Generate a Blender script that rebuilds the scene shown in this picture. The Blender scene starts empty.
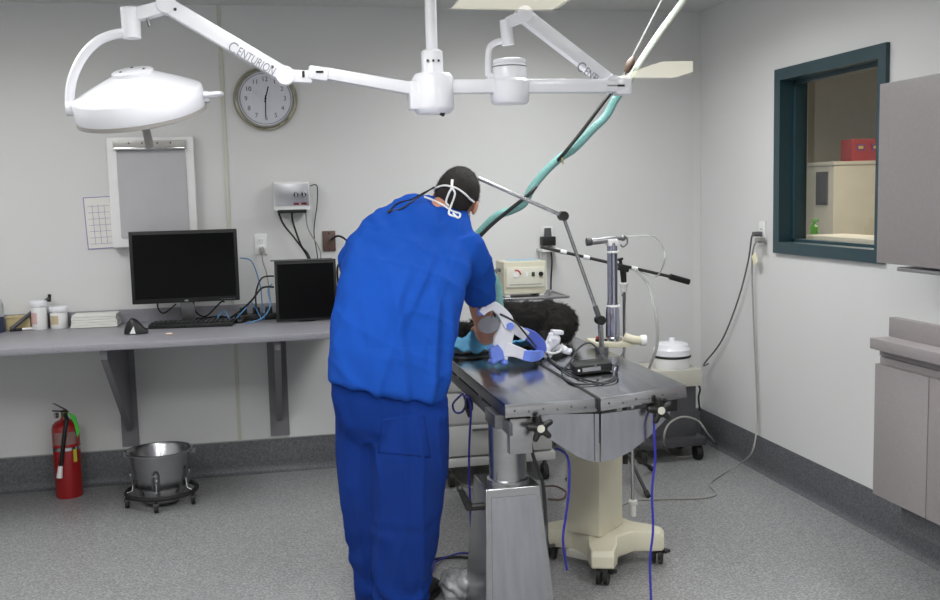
import bpy, bmesh, math, random
from mathutils import Vector, Matrix, noise
random.seed(7)
PI = math.pi
V = Vector
SC = bpy.context.scene
COL = SC.collection

# ------------------------------------------------------------------ camera
F_PX, YAW, PITCH, ROLL = 992.80, 0.20473, 0.10648, -0.02441
EYE = V((0, 0, 1.6))
_f = V((math.sin(YAW)*math.cos(PITCH), math.cos(YAW)*math.cos(PITCH), -math.sin(PITCH)))
_r0 = V((math.cos(YAW), -math.sin(YAW), 0)); _u0 = _r0.cross(_f)
_r = _r0*math.cos(ROLL)+_u0*math.sin(ROLL); _u = -_r0*math.sin(ROLL)+_u0*math.cos(ROLL)
cam_data = bpy.data.cameras.new('camera')
cam = bpy.data.objects.new('camera', cam_data); COL.objects.link(cam)
cam_data.sensor_fit = 'HORIZONTAL'; cam_data.sensor_width = 36.0
cam_data.lens = 36.0*F_PX/940.0
cam_data.clip_start = 0.02; cam_data.clip_end = 60
M3 = Matrix((_r, _u, -_f)).transposed()
cam.matrix_world = Matrix.Translation(EYE) @ M3.to_4x4()
SC.camera = cam

def at(px, py, x=None, y=None, z=None):
    """the real point that a measured picture position has on a known plane"""
    d = _f + _r*((px-470)/F_PX) + _u*((300-py)/F_PX)
    if y is not None: t = (y-EYE.y)/d.y
    elif x is not None: t = (x-EYE.x)/d.x
    else: t = (z-EYE.z)/d.z
    return EYE + d*t

# ------------------------------------------------------------------ world, exposure
w = bpy.data.worlds.new('world'); SC.world = w; w.use_nodes = True
w.node_tree.nodes['Background'].inputs[0].default_value = (0.8, 0.9, 1.0, 1)
w.node_tree.nodes['Background'].inputs[1].default_value = 0.5
SC.view_settings.view_transform = 'Standard'; SC.view_settings.look = 'None'
SC.view_settings.exposure = 0.02; SC.view_settings.gamma = 1.0
SC.view_settings.use_curve_mapping = False

D, XR, XL, YF, HC, HB = 5.847, 2.713, -2.3, 0.42, 2.682, 0.194
FIXT = [  # unseen ceiling troffers, placed for the light: x, y, z, size x, size y, watts
    (-1.1, 1.5, HC, .6, 1.2, 38), (0.45, 1.2, HC, .6, 1.2, 32), (1.9, 1.5, HC, .6, 1.2, 34), (0.1, 2.9, HC, .6, 1.2, 16),  # last one added to brighten the surgical light
    (-1.35, 4.3, HC, .6, 1.2, 16), (1.5, 4.5, HC, .6, 1.2, 22)]

def area_light(name, loc, sx, sy, watts, col=(.955, .98, 1), spread=160):
    l = bpy.data.lights.new(name, 'AREA'); l.shape = 'RECTANGLE'; l.size = sx; l.size_y = sy
    l.energy = watts; l.color = col; l.spread = math.radians(spread)
    o = bpy.data.objects.new(name, l); o.location = loc; COL.objects.link(o); return o
for i, (fx, fy, fz, sx, sy, wt) in enumerate(FIXT):
    area_light('unseen_troffer_light', (fx, fy, fz-.035), sx*.92, sy*.92, wt)

# ------------------------------------------------------------------ materials
def s2l(c):
    return tuple(((v/255)/12.92 if v/255 <= .04045 else ((v/255+.055)/1.055)**2.4) for v in c)
MATS = {}
def mat(name, rgb, rough=.5, metal=0, noise_scale=None, noise_amt=.1, bump=0, bump_scale=60, emit=None,
        trans=0, alpha=1, coat=0, spec=.5, aniso=0, sheen=0, stretch=None):
    if name in MATS: return MATS[name]
    m = bpy.data.materials.new(name); m.use_nodes = True; nt = m.node_tree
    b = nt.nodes['Principled BSDF']; c = s2l(rgb)
    b.inputs['Base Color'].default_value = (*c, 1); b.inputs['Roughness'].default_value = rough
    b.inputs['Metallic'].default_value = metal; b.inputs['Specular IOR Level'].default_value = spec
    b.inputs['Transmission Weight'].default_value = trans; b.inputs['Alpha'].default_value = alpha
    b.inputs['Coat Weight'].default_value = coat; b.inputs['Anisotropic'].default_value = aniso
    b.inputs['Sheen Weight'].default_value = sheen
    tc = nt.nodes.new('ShaderNodeTexCoord'); mp = nt.nodes.new('ShaderNodeMapping')
    nt.links.new(tc.outputs['Object'], mp.inputs[0])
    if stretch: mp.inputs['Scale'].default_value = stretch
    n = nt.nodes.new('ShaderNodeTexNoise'); n.inputs['Scale'].default_value = noise_scale or 12
    n.inputs['Detail'].default_value = 4
    nt.links.new(mp.outputs[0], n.inputs['Vector'])
    r = nt.nodes.new('ShaderNodeValToRGB')
    amt = noise_amt if noise_scale else .03
    r.color_ramp.elements[0].position = .3; r.color_ramp.elements[1].position = .7
    r.color_ramp.elements[0].color = (*[v*(1-amt) for v in c], 1)
    r.color_ramp.elements[1].color = (*[min(1, v*(1+amt)) for v in c], 1)
    nt.links.new(n.outputs['Fac'], r.inputs[0]); nt.links.new(r.outputs[0], b.inputs['Base Color'])
    if bump:
        n2 = nt.nodes.new('ShaderNodeTexNoise'); n2.inputs['Scale'].default_value = bump_scale
        nt.links.new(mp.outputs[0], n2.inputs['Vector'])
        bp = nt.nodes.new('ShaderNodeBump'); bp.inputs['Strength'].default_value = bump; bp.inputs['Distance'].default_value = .01
        nt.links.new(n2.outputs['Fac'], bp.inputs['Height']); nt.links.new(bp.outputs[0], b.inputs['Normal'])
    if emit:
        b.inputs['Emission Color'].default_value = (*s2l(emit[0]), 1); b.inputs['Emission Strength'].default_value = emit[1]
    MATS[name] = m
    return m

def speckle(name, base, light, dark, scale, rough, spec=.5):
    m = mat(name, base, rough, spec=spec); nt = m.node_tree; b = nt.nodes['Principled BSDF']
    tc = nt.nodes.new('ShaderNodeTexCoord')
    vo = nt.nodes.new('ShaderNodeTexVoronoi'); vo.inputs['Scale'].default_value = scale
    n = nt.nodes.new('ShaderNodeTexNoise'); n.inputs['Scale'].default_value = scale*.7; n.inputs['Detail'].default_value = 3
    nb = nt.nodes.new('ShaderNodeTexNoise'); nb.inputs['Scale'].default_value = 1.6
    for q in (vo, n, nb): nt.links.new(tc.outputs['Object'], q.inputs['Vector'])
    r = nt.nodes.new('ShaderNodeValToRGB'); e = r.color_ramp.elements
    e[0].position = .3; e[0].color = (*s2l(dark), 1); e[1].position = .7; e[1].color = (*s2l(light), 1)
    k = e.new(.5); k.color = (*s2l(base), 1)
    nt.links.new(n.outputs['Fac'], r.inputs[0])
    r2 = nt.nodes.new('ShaderNodeValToRGB'); r2.color_ramp.elements[0].position = .0; r2.color_ramp.elements[1].position = 1
    r2.color_ramp.elements[0].color = (.84, .84, .84, 1); r2.color_ramp.elements[1].color = (1.0, 1.0, 1.0, 1)
    sep = nt.nodes.new('ShaderNodeSeparateColor'); nt.links.new(vo.outputs['Color'], sep.inputs[0])
    nt.links.new(sep.outputs[0], r2.inputs[0])
    mx = nt.nodes.new('ShaderNodeMix'); mx.data_type = 'RGBA'; mx.blend_type = 'MULTIPLY'; mx.inputs[0].default_value = 1
    nt.links.new(r.outputs[0], mx.inputs[6]); nt.links.new(r2.outputs[0], mx.inputs[7])
    nt.links.new(mx.outputs[2], b.inputs['Base Color'])
    bp = nt.nodes.new('ShaderNodeBump'); bp.inputs['Strength'].default_value = .05
    nt.links.new(n.outputs['Fac'], bp.inputs['Height']); nt.links.new(bp.outputs[0], b.inputs['Normal'])
    return m

WALL = mat('wall_paint', (212, 212, 212), .55, noise_scale=1.2, noise_amt=.02, bump=.02, bump_scale=90)
CEIL = mat('ceiling_paint', (205, 205, 204), .9, noise_scale=40, noise_amt=.05)
FLOOR = speckle('floor_vinyl', (140, 140, 141), (172, 172, 173), (110, 110, 111), 150, .4)
COVE = speckle('cove_vinyl', (92, 94, 98), (110, 112, 116), (72, 74, 78), 150, .5)
LAMI = speckle('grey_laminate', (146, 145, 152), (156, 155, 162), (134, 133, 140), 300, .4)
LAMD = mat('taupe_laminate', (136, 130, 131), .45, noise_scale=80, noise_amt=.04)
WHITE = mat('white_enamel', (236, 236, 242), .28, coat=.3)
WPLA = mat('white_plastic', (228, 228, 228), .4)
CREAM = mat('cream_plastic', (206, 201, 180), .4)
BEIGE = mat('beige_metal', (190, 187, 176), .45)
STEEL = mat('brushed_steel', (172, 172, 174), .26, 1, noise_scale=6, noise_amt=.06, stretch=(1, 1, 12), aniso=.4, bump=.01)
STEELT = mat('table_steel', (172, 174, 180), .2, 1, noise_scale=5, noise_amt=.1, stretch=(8, .6, 1), bump=.01)
STEELD = mat('dull_steel', (128, 128, 130), .36, 1, noise_scale=9, noise_amt=.08)
CHROME = mat('chrome', (200, 200, 202), .12, 1)
BRACK = mat('grey_bracket', (118, 117, 122), .5)
BLACK = mat('black_plastic', (10, 10, 11), .45)
SCREEN = mat('dark_screen', (3, 3, 4), .3, spec=.15)
RUBBER = mat('black_rubber', (14, 14, 15), .7)
GREYC = mat('grey_cable', (150, 148, 144), .5)
BLUEC = mat('blue_cable', (70, 130, 180), .45)
CORD = mat('blue_cord', (36, 36, 150), .55, bump=.3, bump_scale=300)
RED = mat('red_enamel', (150, 14, 18), .35, coat=.4)
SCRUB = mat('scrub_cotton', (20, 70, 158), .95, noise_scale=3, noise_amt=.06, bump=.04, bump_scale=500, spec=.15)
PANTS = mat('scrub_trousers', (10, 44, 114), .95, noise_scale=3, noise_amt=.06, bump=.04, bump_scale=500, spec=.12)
SKIN = mat('skin', (186, 134, 112), .55, noise_scale=25, noise_amt=.08)
HAIR = mat('dark_hair', (30, 24, 21), .8, noise_scale=60, noise_amt=.4, bump=.5, bump_scale=200)
TEAL = mat('teal_frame_paint', (38, 64, 72), .4, noise_scale=8, noise_amt=.05)
LBLUE = mat('light_blue_plastic', (108, 134, 222), .35)
PWHITE = mat('harness_white', (214, 214, 222), .35)
FUR = mat('black_fur', (15, 11, 10), .9, noise_scale=20, noise_amt=.4)
DRAPE = mat('blue_drape', (70, 142, 182), .7, noise_scale=20, noise_amt=.08, bump=.2, bump_scale=60)
TEALH = mat('teal_hose', (126, 180, 176), .4, trans=.15)
PAPER = mat('paper', (226, 225, 220), .8)
PURPLE = mat('purple_ink', (150, 130, 180), .7)
DGREY = mat('dark_grey_metal', (70, 70, 74), .5)
BROWN = mat('brown_plate', (96, 74, 66), .4)
GLASSP = mat('clear_tube', (225, 228, 226), .15, trans=.6)

# ------------------------------------------------------------------ mesh helpers
WORLD = {}          # where each parent's origin stands
def catmull(pts, n=8, closed=False):
    P = [V(p) for p in pts]
    if len(P) < 3: return P
    out = []; m = len(P)
    for i in range(m if closed else m-1):
        if closed: a, b, c, d = P[i-1], P[i], P[(i+1) % m], P[(i+2) % m]
        else: a, b, c, d = P[max(i-1, 0)], P[i], P[i+1], P[min(i+2, m-1)]
        for k in range(n):
            t = k/n
            out.append(.5*((2*b)+(c-a)*t+(2*a-5*b+4*c-d)*t*t+(3*b-a-3*c+d)*t**3))
    if not closed: out.append(P[-1])
    return out

class MB:
    def __init__(s): s.bm = bmesh.new(); s.sharp = False
    def _xf(s, vs, M):
        for v in vs: v.co = M @ v.co
    def box(s, c, size, R=None, bev=0, taper=None):
        g = bmesh.ops.create_cube(s.bm, size=1); vs = g['verts']
        for v in vs:
            v.co = V((v.co.x*size[0], v.co.y*size[1], v.co.z*size[2]))
            if taper and v.co.z > 0: v.co.x *= taper; v.co.y *= taper
        if bev:
            es = list({e for v in vs for e in v.link_edges})
            r = bmesh.ops.bevel(s.bm, geom=es, offset=bev, segments=2, affect='EDGES', profile=.6)
            vs = list({v for f in r['faces'] for v in f.verts} | {v for v in vs if v.is_valid})
        M = Matrix.Translation(V(c))
        if R is not None: M = M @ (R.to_4x4() if len(R) == 3 else R)
        s._xf(vs, M); return s
    def beam(s, p0, p1, w, h, up=(0, 0, 1), bev=0, t=1):
        p0, p1 = V(p0), V(p1); z = (p1-p0); L = z.length; z.normalize()
        x = V(up).cross(z)
        if x.length < 1e-4: x = V((1, 0, 0)).cross(z)
        x.normalize(); y = z.cross(x)
        R = Matrix((x, y, z)).transposed()
        return s.box((p0+p1)/2, (w, h, L), R, bev, None if t == 1 else t)
    def rings(s, rs, cap=True, closed=False):
        vr = [[s.bm.verts.new(p) for p in r] for r in rs]; n = len(vr[0])
        m = len(vr)
        for i in range(m if closed else m-1):
            A, B = vr[i], vr[(i+1) % m]
            for j in range(n):
                s.bm.faces.new((A[j], A[(j+1) % n], B[(j+1) % n], B[j]))
        if cap and not closed:
            s.bm.faces.new(list(reversed(vr[0]))); s.bm.faces.new(vr[-1])
        return s
    def tube(s, pts, r, n=8, smooth=0, closed=False, flat=None):
        P = catmull(pts, smooth, closed) if smooth else [V(p) for p in pts]
        m = len(P); rs = []
        T = [((P[(i+1) % m] if closed else P[min(i+1, m-1)])-(P[i-1] if (closed or i) else P[0])).normalized() for i in range(m)]
        up = V((0, 0, 1)) if abs(T[0].z) < .9 else V((1, 0, 0))
        N = (up-T[0]*up.dot(T[0])).normalized()
        for i in range(m):
            N = (N-T[i]*N.dot(T[i])); N = N.normalized() if N.length > 1e-6 else V((1, 0, 0))
            B = T[i].cross(N)
            rr = r(i/(m-1)) if callable(r) else (r[0]+(r[1]-r[0])*i/(m-1) if isinstance(r, tuple) else r)
            fl = flat or 1
            rs.append([P[i]+N*(rr*math.cos(2*PI*k/n))+B*(rr*fl*math.sin(2*PI*k/n)) for k in range(n)])
        return s.rings(rs, closed=closed)
    def cyl(s, p0, p1, r0, r1=None, n=20): 
        return s.tube([p0, p1], (r0, r0 if r1 is None else r1), n)
    def lathe(s, c, prof, n=32, axis=(0, 0, 1), cap=True, sx=1, sy=1):
        z = V(axis).normalized(); x = V((1, 0, 0)) if abs(z.x) < .8 else V((0, 1, 0))
        x = (x-z*x.dot(z)).normalized(); y = z.cross(x); c = V(c)
        return s.rings([[c+x*(max(r, 1e-4)*sx*math.cos(2*PI*k/n))+y*(max(r, 1e-4)*sy*math.sin(2*PI*k/n))+z*h for k in range(n)] for r, h in prof], cap)
    def ball(s, c, r, R=None, n=16):
        g = bmesh.ops.create_uvsphere(s.bm, u_segments=n, v_segments=max(6, n*2//3), radius=1)
        r = (r, r, r) if not hasattr(r, '__len__') else r
        M = Matrix.Translation(V(c)) @ (R.to_4x4() if R is not None else Matrix()) @ Matrix.Diagonal((*r, 1))
        s._xf(g['verts'], M); return s
    def prism(s, poly, nvec, th):
        """extrude a planar polygon of 3D points by th along nvec"""
        n = V(nvec).normalized()*th
        return s.rings([[V(p) for p in poly], [V(p)+n for p in poly]])
    def build(s, name, m, parent=None, smooth=True, kind=None, origin=None, label=None, bev=0):
        bmesh.ops.recalc_face_normals(s.bm, faces=s.bm.faces)
        o0 = WORLD[parent.name] if parent else (V(origin) if origin is not None else None)
        if o0 is None:
            zs = [v.co for v in s.bm.verts]
            o0 = V(((min(v.x for v in zs)+max(v.x for v in zs))/2, (min(v.y for v in zs)+max(v.y for v in zs))/2, min(v.z for v in zs)))
        for v in s.bm.verts: v.co -= o0
        me = bpy.data.meshes.new(name); s.bm.to_mesh(me); s.bm.free(); s.bm = None
        if smooth:
            me.polygons.foreach_set('use_smooth', [True]*len(me.polygons))
            try: me.set_sharp_from_angle(angle=math.radians(38))
            except Exception: pass
        me.materials.append(m)
        o = bpy.data.objects.new(name, me); COL.objects.link(o)
        WORLD[o.name] = o0
        if parent: o.parent = parent
        else: o.location = o0
        if kind: o['kind'] = kind
        if label: o['label'] = label
        if bev:
            b = o.modifiers.new('bevel', 'BEVEL'); b.width = bev; b.segments = 2; b.limit_method = 'ANGLE'
        return o

def tag(o, label, cat, group=None):
    o['label'] = label; o['category'] = cat
    if group: o['group'] = group
    return o
def thing(name, loc, label, cat, group=None):
    o = bpy.data.objects.new(name, None); COL.objects.link(o); o.location = V(loc); o.empty_display_size = .1
    WORLD[o.name] = V(loc); return tag(o, label, cat, group)
def dup(o, delta, label=None):
    c = o.copy(); COL.objects.link(c); c.location = o.location+V(delta)
    if label: c['label'] = label
    def rec(a, b):
        for ch in list(a.children):
            k = ch.copy(); COL.objects.link(k); k.parent = b; rec(ch, k)
    rec(o, c); return c
def text(s, name, size, loc, xdir, ydir, m, parent, depth=.0008, align='CENTER', squeeze=1):
    cu = bpy.data.curves.new('t', 'FONT'); cu.body = s; cu.size = size; cu.align_x = align; cu.align_y = 'CENTER'; cu.extrude = depth
    t = bpy.data.objects.new('t', cu); COL.objects.link(t); bpy.context.view_layer.update()
    me = bpy.data.meshes.new_from_object(t.evaluated_get(bpy.context.evaluated_depsgraph_get()))
    bpy.data.objects.remove(t)
    x = V(xdir).normalized(); n = x.cross(V(ydir)).normalized(); y = n.cross(x)
    base = WORLD[parent.name] if parent else V((0, 0, 0))
    for v in me.vertices: v.co = V(loc)-base+x*v.co.x*squeeze+y*v.co.y+n*v.co.z
    me.materials.clear(); me.materials.append(m)
    o = bpy.data.objects.new(name, me); COL.objects.link(o); o.parent = parent; WORLD[o.name] = base
    return o
def remesh(o, voxel, smooth=6, disp=None):
    md = o.modifiers.new('r', 'REMESH'); md.mode = 'VOXEL'; md.voxel_size = voxel; md.use_smooth_shade = True
    if smooth:
        sm = o.modifiers.new('s', 'SMOOTH'); sm.factor = .5; sm.iterations = smooth
    bpy.context.view_layer.update()
    me = bpy.data.meshes.new_from_object(o.evaluated_get(bpy.context.evaluated_depsgraph_get()))
    o.modifiers.clear(); me.name = o.name
    if disp:
        ns = [v.normal.copy() for v in me.vertices]; base = WORLD[o.name]
        for v, n in zip(me.vertices, ns): v.co += n*disp(v.co+base, n)
    me.polygons.foreach_set('use_smooth', [True]*len(me.polygons))
    if not me.materials: me.materials.append(o.data.materials[0])
    o.data = me
    return o

# ------------------------------------------------------------------ room shell
def slab(name, c, size, m, kind='structure'):
    return MB().box(c, size).build(name, m, kind=kind, smooth=False, origin=c)
xm, xw = (XL+XR)/2, XR-XL
slab('floor', (xm, (YF+D)/2-.1, -.05), (xw+.4, D-YF+.6, .1), FLOOR)
slab('ceiling', (xm, (YF+D)/2, HC+.05), (xw+.4, D-YF+.4, .1), CEIL)
slab('wall_back', (xm, D+.06, HC/2), (xw+.24, .12, HC), WALL)
slab('wall_left', (XL-.06, (YF+D)/2, HC/2), (.12, D-YF+.1, HC), WALL)
# right wall with the window hole
WY0, WY1, WZ0, WZ1 = 3.94, 4.905, 1.245, 2.212
b = MB()
for y0, y1, z0, z1 in ((YF, WY0+.05, 0, HC), (WY1-.05, D, 0, HC), (WY0+.05, WY1-.05, 0, WZ0+.05), (WY0+.05, WY1-.05, WZ1-.05, HC)):
    b.box((XR+.075, (y0+y1)/2, (z0+z1)/2), (.15, y1-y0, z1-z0))
b.build('wall_right', WALL, kind='structure', smooth=False)
# front wall with the viewing window the photograph is taken through
b = MB(); GX0, GX1, GZ0, GZ1 = -1.3, 1.9, .95, 2.3
for x0, x1, z0, z1 in ((XL-.12, GX0, 0, HC), (GX1, XR+.15, 0, HC), (GX0, GX1, 0, GZ0), (GX0, GX1, GZ1, HC)):
    b.box(((x0+x1)/2, YF-.05, (z0+z1)/2), (x1-x0, .1, z1-z0))
b.build('wall_front', WALL, kind='structure', smooth=False)
# cove bases
def cove(name, p, axis):
    b = MB()
    prof = [(0, 0), (.035, 0), (.016, .008), (.008, .022), (.005, .05), (.005, HB-.006), (.003, HB), (0, HB)]
    if axis == 'x': rs = [[V((x, p-o, z)) for o, z in prof] for x in (XL, XR)]
    else: rs = [[V((p-o*axis, y, z)) for o, z in prof] for y in (YF, D)]
    b.rings(rs).build(name, COVE, kind='structure')
cove('baseboard_back', D, 'x'); cove('baseboard_right', XR, 1); cove('baseboard_left', XL, -1)
MB().box((xm, D-.004, HB+.003), (xw, .008, .006)).build('trim_1', mat('trim_metal', (150, 150, 150), .4), kind='structure', smooth=False)
sx = at(219.5, 60, y=D).x
MB().box((sx+.008, D-.003, (HB+HC)/2), (.02, .006, HC-HB), bev=.002).build('trim_2', mat('seam_strip', (196, 196, 184), .5), kind='structure', smooth=False)

# unseen ceiling troffers placed to light the room
for i, (fx, fy, fz, sx_, sy_, wt) in enumerate(FIXT):
    t = thing('ceiling_light', (fx, fy, fz-.03), 'unseen fluorescent ceiling panel placed to light the room', 'ceiling light', 'ceiling panels above the room')
    b = MB()
    for s_ in (-1, 1):
        b.box((fx+s_*sx_/2, fy, fz-.015), (.02, sy_+.02, .03)); b.box((fx, fy+s_*sy_/2, fz-.015), (sx_, .02, .03))
    b.build('frame', WHITE, t, smooth=False)
    MB().box((fx, fy, fz-.015), (sx_-.03, sy_-.03, .01)).build('diffuser', mat('lit_diffuser', (255, 252, 240), .5, emit=((255, 252, 240), 4)), t, smooth=False)

# ------------------------------------------------------------------ window in the right wall
b = MB()
fw, e = .06, .02
for y0, y1, z0, z1 in ((WY0, WY0+fw, WZ0, WZ1), (WY1-fw, WY1, WZ0, WZ1), (WY0+fw, WY1-fw, WZ0, WZ0+fw), (WY0+fw, WY1-fw, WZ1-fw, WZ1)):
    b.box((XR-e/2, (y0+y1)/2, (z0+z1)/2), (e, y1-y0, z1-z0))
for y0, y1, z0, z1 in ((WY0+fw-.012, WY0+fw, WZ0+fw, WZ1-fw), (WY1-fw, WY1-fw+.012, WZ0+fw, WZ1-fw), (WY0+fw, WY1-fw, WZ0+fw-.012, WZ0+fw), (WY0+fw, WY1-fw, WZ1-fw, WZ1-fw+.012)):
    b.box((XR+.07, (y0+y1)/2, (z0+z1)/2), (.14, y1-y0, z1-z0))
for y0, y1, z0, z1 in ((WY0+fw, WY0+fw+.02, WZ0+fw, WZ1-fw), (WY1-fw-.02, WY1-fw, WZ0+fw, WZ1-fw), (WY0+fw, WY1-fw, WZ0+fw, WZ0+fw+.015), (WY0+fw, WY1-fw, WZ1-fw-.02, WZ1-fw)):
    b.box((XR+.085, (y0+y1)/2, (z0+z1)/2), (.05, y1-y0, z1-z0))
win = b.build('window_1', TEAL, kind='structure', smooth=False)
def pane_mat():
    m = bpy.data.materials.new('thin_glass'); m.use_nodes = True; nt = m.node_tree
    nt.nodes.clear(); o = nt.nodes.new('ShaderNodeOutputMaterial'); mx = nt.nodes.new('ShaderNodeMixShader')
    fr = nt.nodes.new('ShaderNodeFresnel'); fr.inputs[0].default_value = 1.5
    ml = nt.nodes.new('ShaderNodeMath'); ml.operation = 'MULTIPLY'; ml.inputs[1].default_value = 1.0
    tr = nt.nodes.new('ShaderNodeBsdfTransparent'); gl = nt.nodes.new('ShaderNodeBsdfGlossy'); gl.inputs['Roughness'].default_value = .0
    ge = nt.nodes.new('ShaderNodeNewGeometry'); iv = nt.nodes.new('ShaderNodeMath'); iv.operation = 'SUBTRACT'; iv.inputs[0].default_value = 1.0
    nt.links.new(ge.outputs['Backfacing'], iv.inputs[1]); nt.links.new(iv.outputs[0], ml.inputs[1])
    nt.links.new(fr.outputs[0], ml.inputs[0]); nt.links.new(ml.outputs[0], mx.inputs[0]); nt.links.new(tr.outputs[0], mx.inputs[1]); nt.links.new(gl.outputs[0], mx.inputs[2]); nt.links.new(mx.outputs[0], o.inputs[0])
    return m
PANE = pane_mat()
MB().box((XR+.085, (WY0+WY1)/2, (WZ0+WZ1)/2), (.006, WY1-WY0-2*fw-.03, WZ1-WZ0-2*fw-.03)).build('pane', PANE, win, smooth=False)

# the next room seen through that window
NX = XR+.15
slab('floor_next', (NX+1.9, 5.4, -.05), (3.8, 5.6, .1), FLOOR)
slab('ceiling_next', (NX+1.9, 5.4, HC+.05), (3.8, 5.6, .1), CEIL)
TAN = mat('tan_wall', (186, 178, 156), .7)
slab('wall_next_far', (NX+3.85, 5.4, HC/2), (.1, 5.6, HC), TAN)
slab('wall_next_back', (NX+1.9, 8.25, HC/2), (3.8, .1, HC), TAN)
slab('wall_next_front', (NX+1.9, 2.65, HC/2), (3.8, .1, HC), TAN)
area_light('next_room_light', (NX+1.0, 5.4, HC-.05), .6, 1.2, 46, (1, .93, .8))
CE = mat('cream_enamel', (196, 190, 172), .4)
c0 = at(834, 162, y=6.9); c1 = at(806, 165, x=c0.x); zt = at(850, 161, y=6.9).z
cw, cd = 1.15, c1.y-6.9+.05
fr = thing('cabinet', (c0.x+cw/2, 6.9+cd/2, 0), 'tall cream enamel cabinet with a dark side grille, seen through the window', 'cabinet')
MB().box((c0.x+cw/2, 6.9+cd/2, (zt-.03)/2), (cw, cd, zt-.03), bev=.008).build('body', CE, fr)
MB().box((c0.x+cw/2, 6.9+cd/2, zt-.015), (cw+.02, cd+.02, .03), bev=.006).build('top', CE, fr)
g0 = at(817, 172, x=c0.x); g1 = at(828, 205, x=c0.x)
b = MB(); b.box((c0.x-.004, (g0.y+g1.y)/2, (g0.z+g1.z)/2), (.012, abs(g1.y-g0.y), abs(g0.z-g1.z)), bev=.003)
for k in range(8):
    z_ = g1.z+(g0.z-g1.z)*(k+.7)/8.6
    b.box((c0.x-.012, (g0.y+g1.y)/2, z_), (.006, abs(g1.y-g0.y)*.8, .008))
b.build('grille', DGREY, fr, smooth=False)
r0 = at(852, 159, y=6.98)
rb = thing('cardboard_box', (r0.x+.14, 7.06, zt), 'red cardboard box with purple and yellow print on top of the cream cabinet', 'box')
REDC = mat('red_carton', (170, 34, 36), .6)
RH = at(852, 139, y=6.98).z-zt
MB().box((r0.x+.14, 7.06, zt+RH/2), (.28, .15, RH), bev=.003).build('carton', REDC, rb)
for k in range(2):
    o = MB().box((r0.x+.075+k*.13, 6.982, zt+RH*.62), (.07, .002, RH*.28)).build('printed_label', mat('purple_print', (120, 60, 130), .6), rb, smooth=False)
    MB().box((r0.x+.075+k*.13, 6.981, zt+RH*.62), (.04, .003, RH*.12)).build('print', mat('yellow_print', (226, 196, 60), .6), o, smooth=False)
q = at(876, 215, y=5.6)
# wall-hung towel at the right edge, a small green bottle on the sill, a dark hose left of the cabinet
b = MB(); q0 = at(879, 218, x=XR+.35)
b.lathe((q0.x+.02, q0.y, WZ0+.09), [(.0, 0), (.035, 0), (.037, .01), (.036, .12), (.018, .2), (.014, .26), (.0, .262)], 20)
o = b.build('bottle', mat('cream_bottle', (214, 204, 170), .4)); tag(o, 'pale cream bottle beyond the window at its lower right corner', 'bottle')
sl = MB().box((NX+.13, 4.42, WZ0+.075), (.24, .95, .03), bev=.004).build('trim_4', CE, kind='structure')
q1 = at(812, 240, x=NX+.1)
b = MB(); b.lathe((q1.x, q1.y-.02, WZ0+.09), [(0, 0), (.022, 0), (.022, .04), (.008, .055), (.008, .075), (0, .076)], 16)
b.box((q1.x, q1.y-.03, WZ0+.09+.075), (.012, .05, .014))
tag(b.build('spray_bottle', mat('green_plastic', (90, 170, 50), .4)), 'small bright green bottle at the lower left corner of the window', 'bottle')

# ------------------------------------------------------------------ viewing window pane and the hall the camera stands in
xe = at(690, 300, y=YF-.05).x
GL = MB().box(((GX0+xe)/2, YF-.05, (GZ0+GZ1)/2), (xe-GX0, .006, GZ1-GZ0)).build('window_2', PANE, kind='structure', smooth=False)
b = MB()
for x0, x1, z0, z1 in ((GX0-.02, GX1+.02, GZ0-.03, GZ0), (GX0-.02, GX1+.02, GZ1, GZ1+.03), (GX0-.03, GX0, GZ0, GZ1), (GX1, GX1+.03, GZ0, GZ1)):
    b.box(((x0+x1)/2, YF-.05, (z0+z1)/2), (x1-x0, .12, z1-z0))
b.build('trim_5', TEAL, kind='structure', smooth=False)
HW = mat('hall_paint', (84, 84, 84), .7)
slab('floor_hall', (1.2, -4.7, -.05), (8.4, 10.1, .1), FLOOR); slab('ceiling_hall', (1.2, -4.7, HC+.05), (8.4, 10.1, .1), HW)
slab('wall_hall_left', (-2.95, -4.7, HC/2), (.1, 10.1, HC), HW); slab('wall_hall_right', (5.35, -4.7, HC/2), (.1, 10.1, HC), HW); slab('wall_hall_back', (1.2, -9.7, HC/2), (8.4, .1, HC), HW)
slab('wall_hall_front', (4.1, YF-.05, HC/2), (2.4, .1, HC), HW); slab('wall_hall_corner', (-2.7, YF-.05, HC/2), (.5, .1, HC), HW)
for hx, hy in ((3.62, -7.73), (1.42, -4.40)):
    t = thing('ceiling_light', (hx, hy, HC-.03), 'fluorescent ceiling panel in the hall behind the viewing window', 'ceiling light', 'ceiling panels in the hall')
    b = MB()
    for s_ in (-1, 1):
        b.box((hx+s_*.32, hy, HC-.015), (.02, 1.24, .03)); b.box((hx, hy+s_*.61, HC-.015), (.64, .02, .03))
    b.build('frame', WHITE, t, smooth=False)
    MB().box((hx, hy, HC-.015), (.61, 1.2, .01)).build('diffuser', mat('hall_diffuser', (255, 250, 225), .5, emit=((255, 250, 225), 14)), t, smooth=False)

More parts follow.
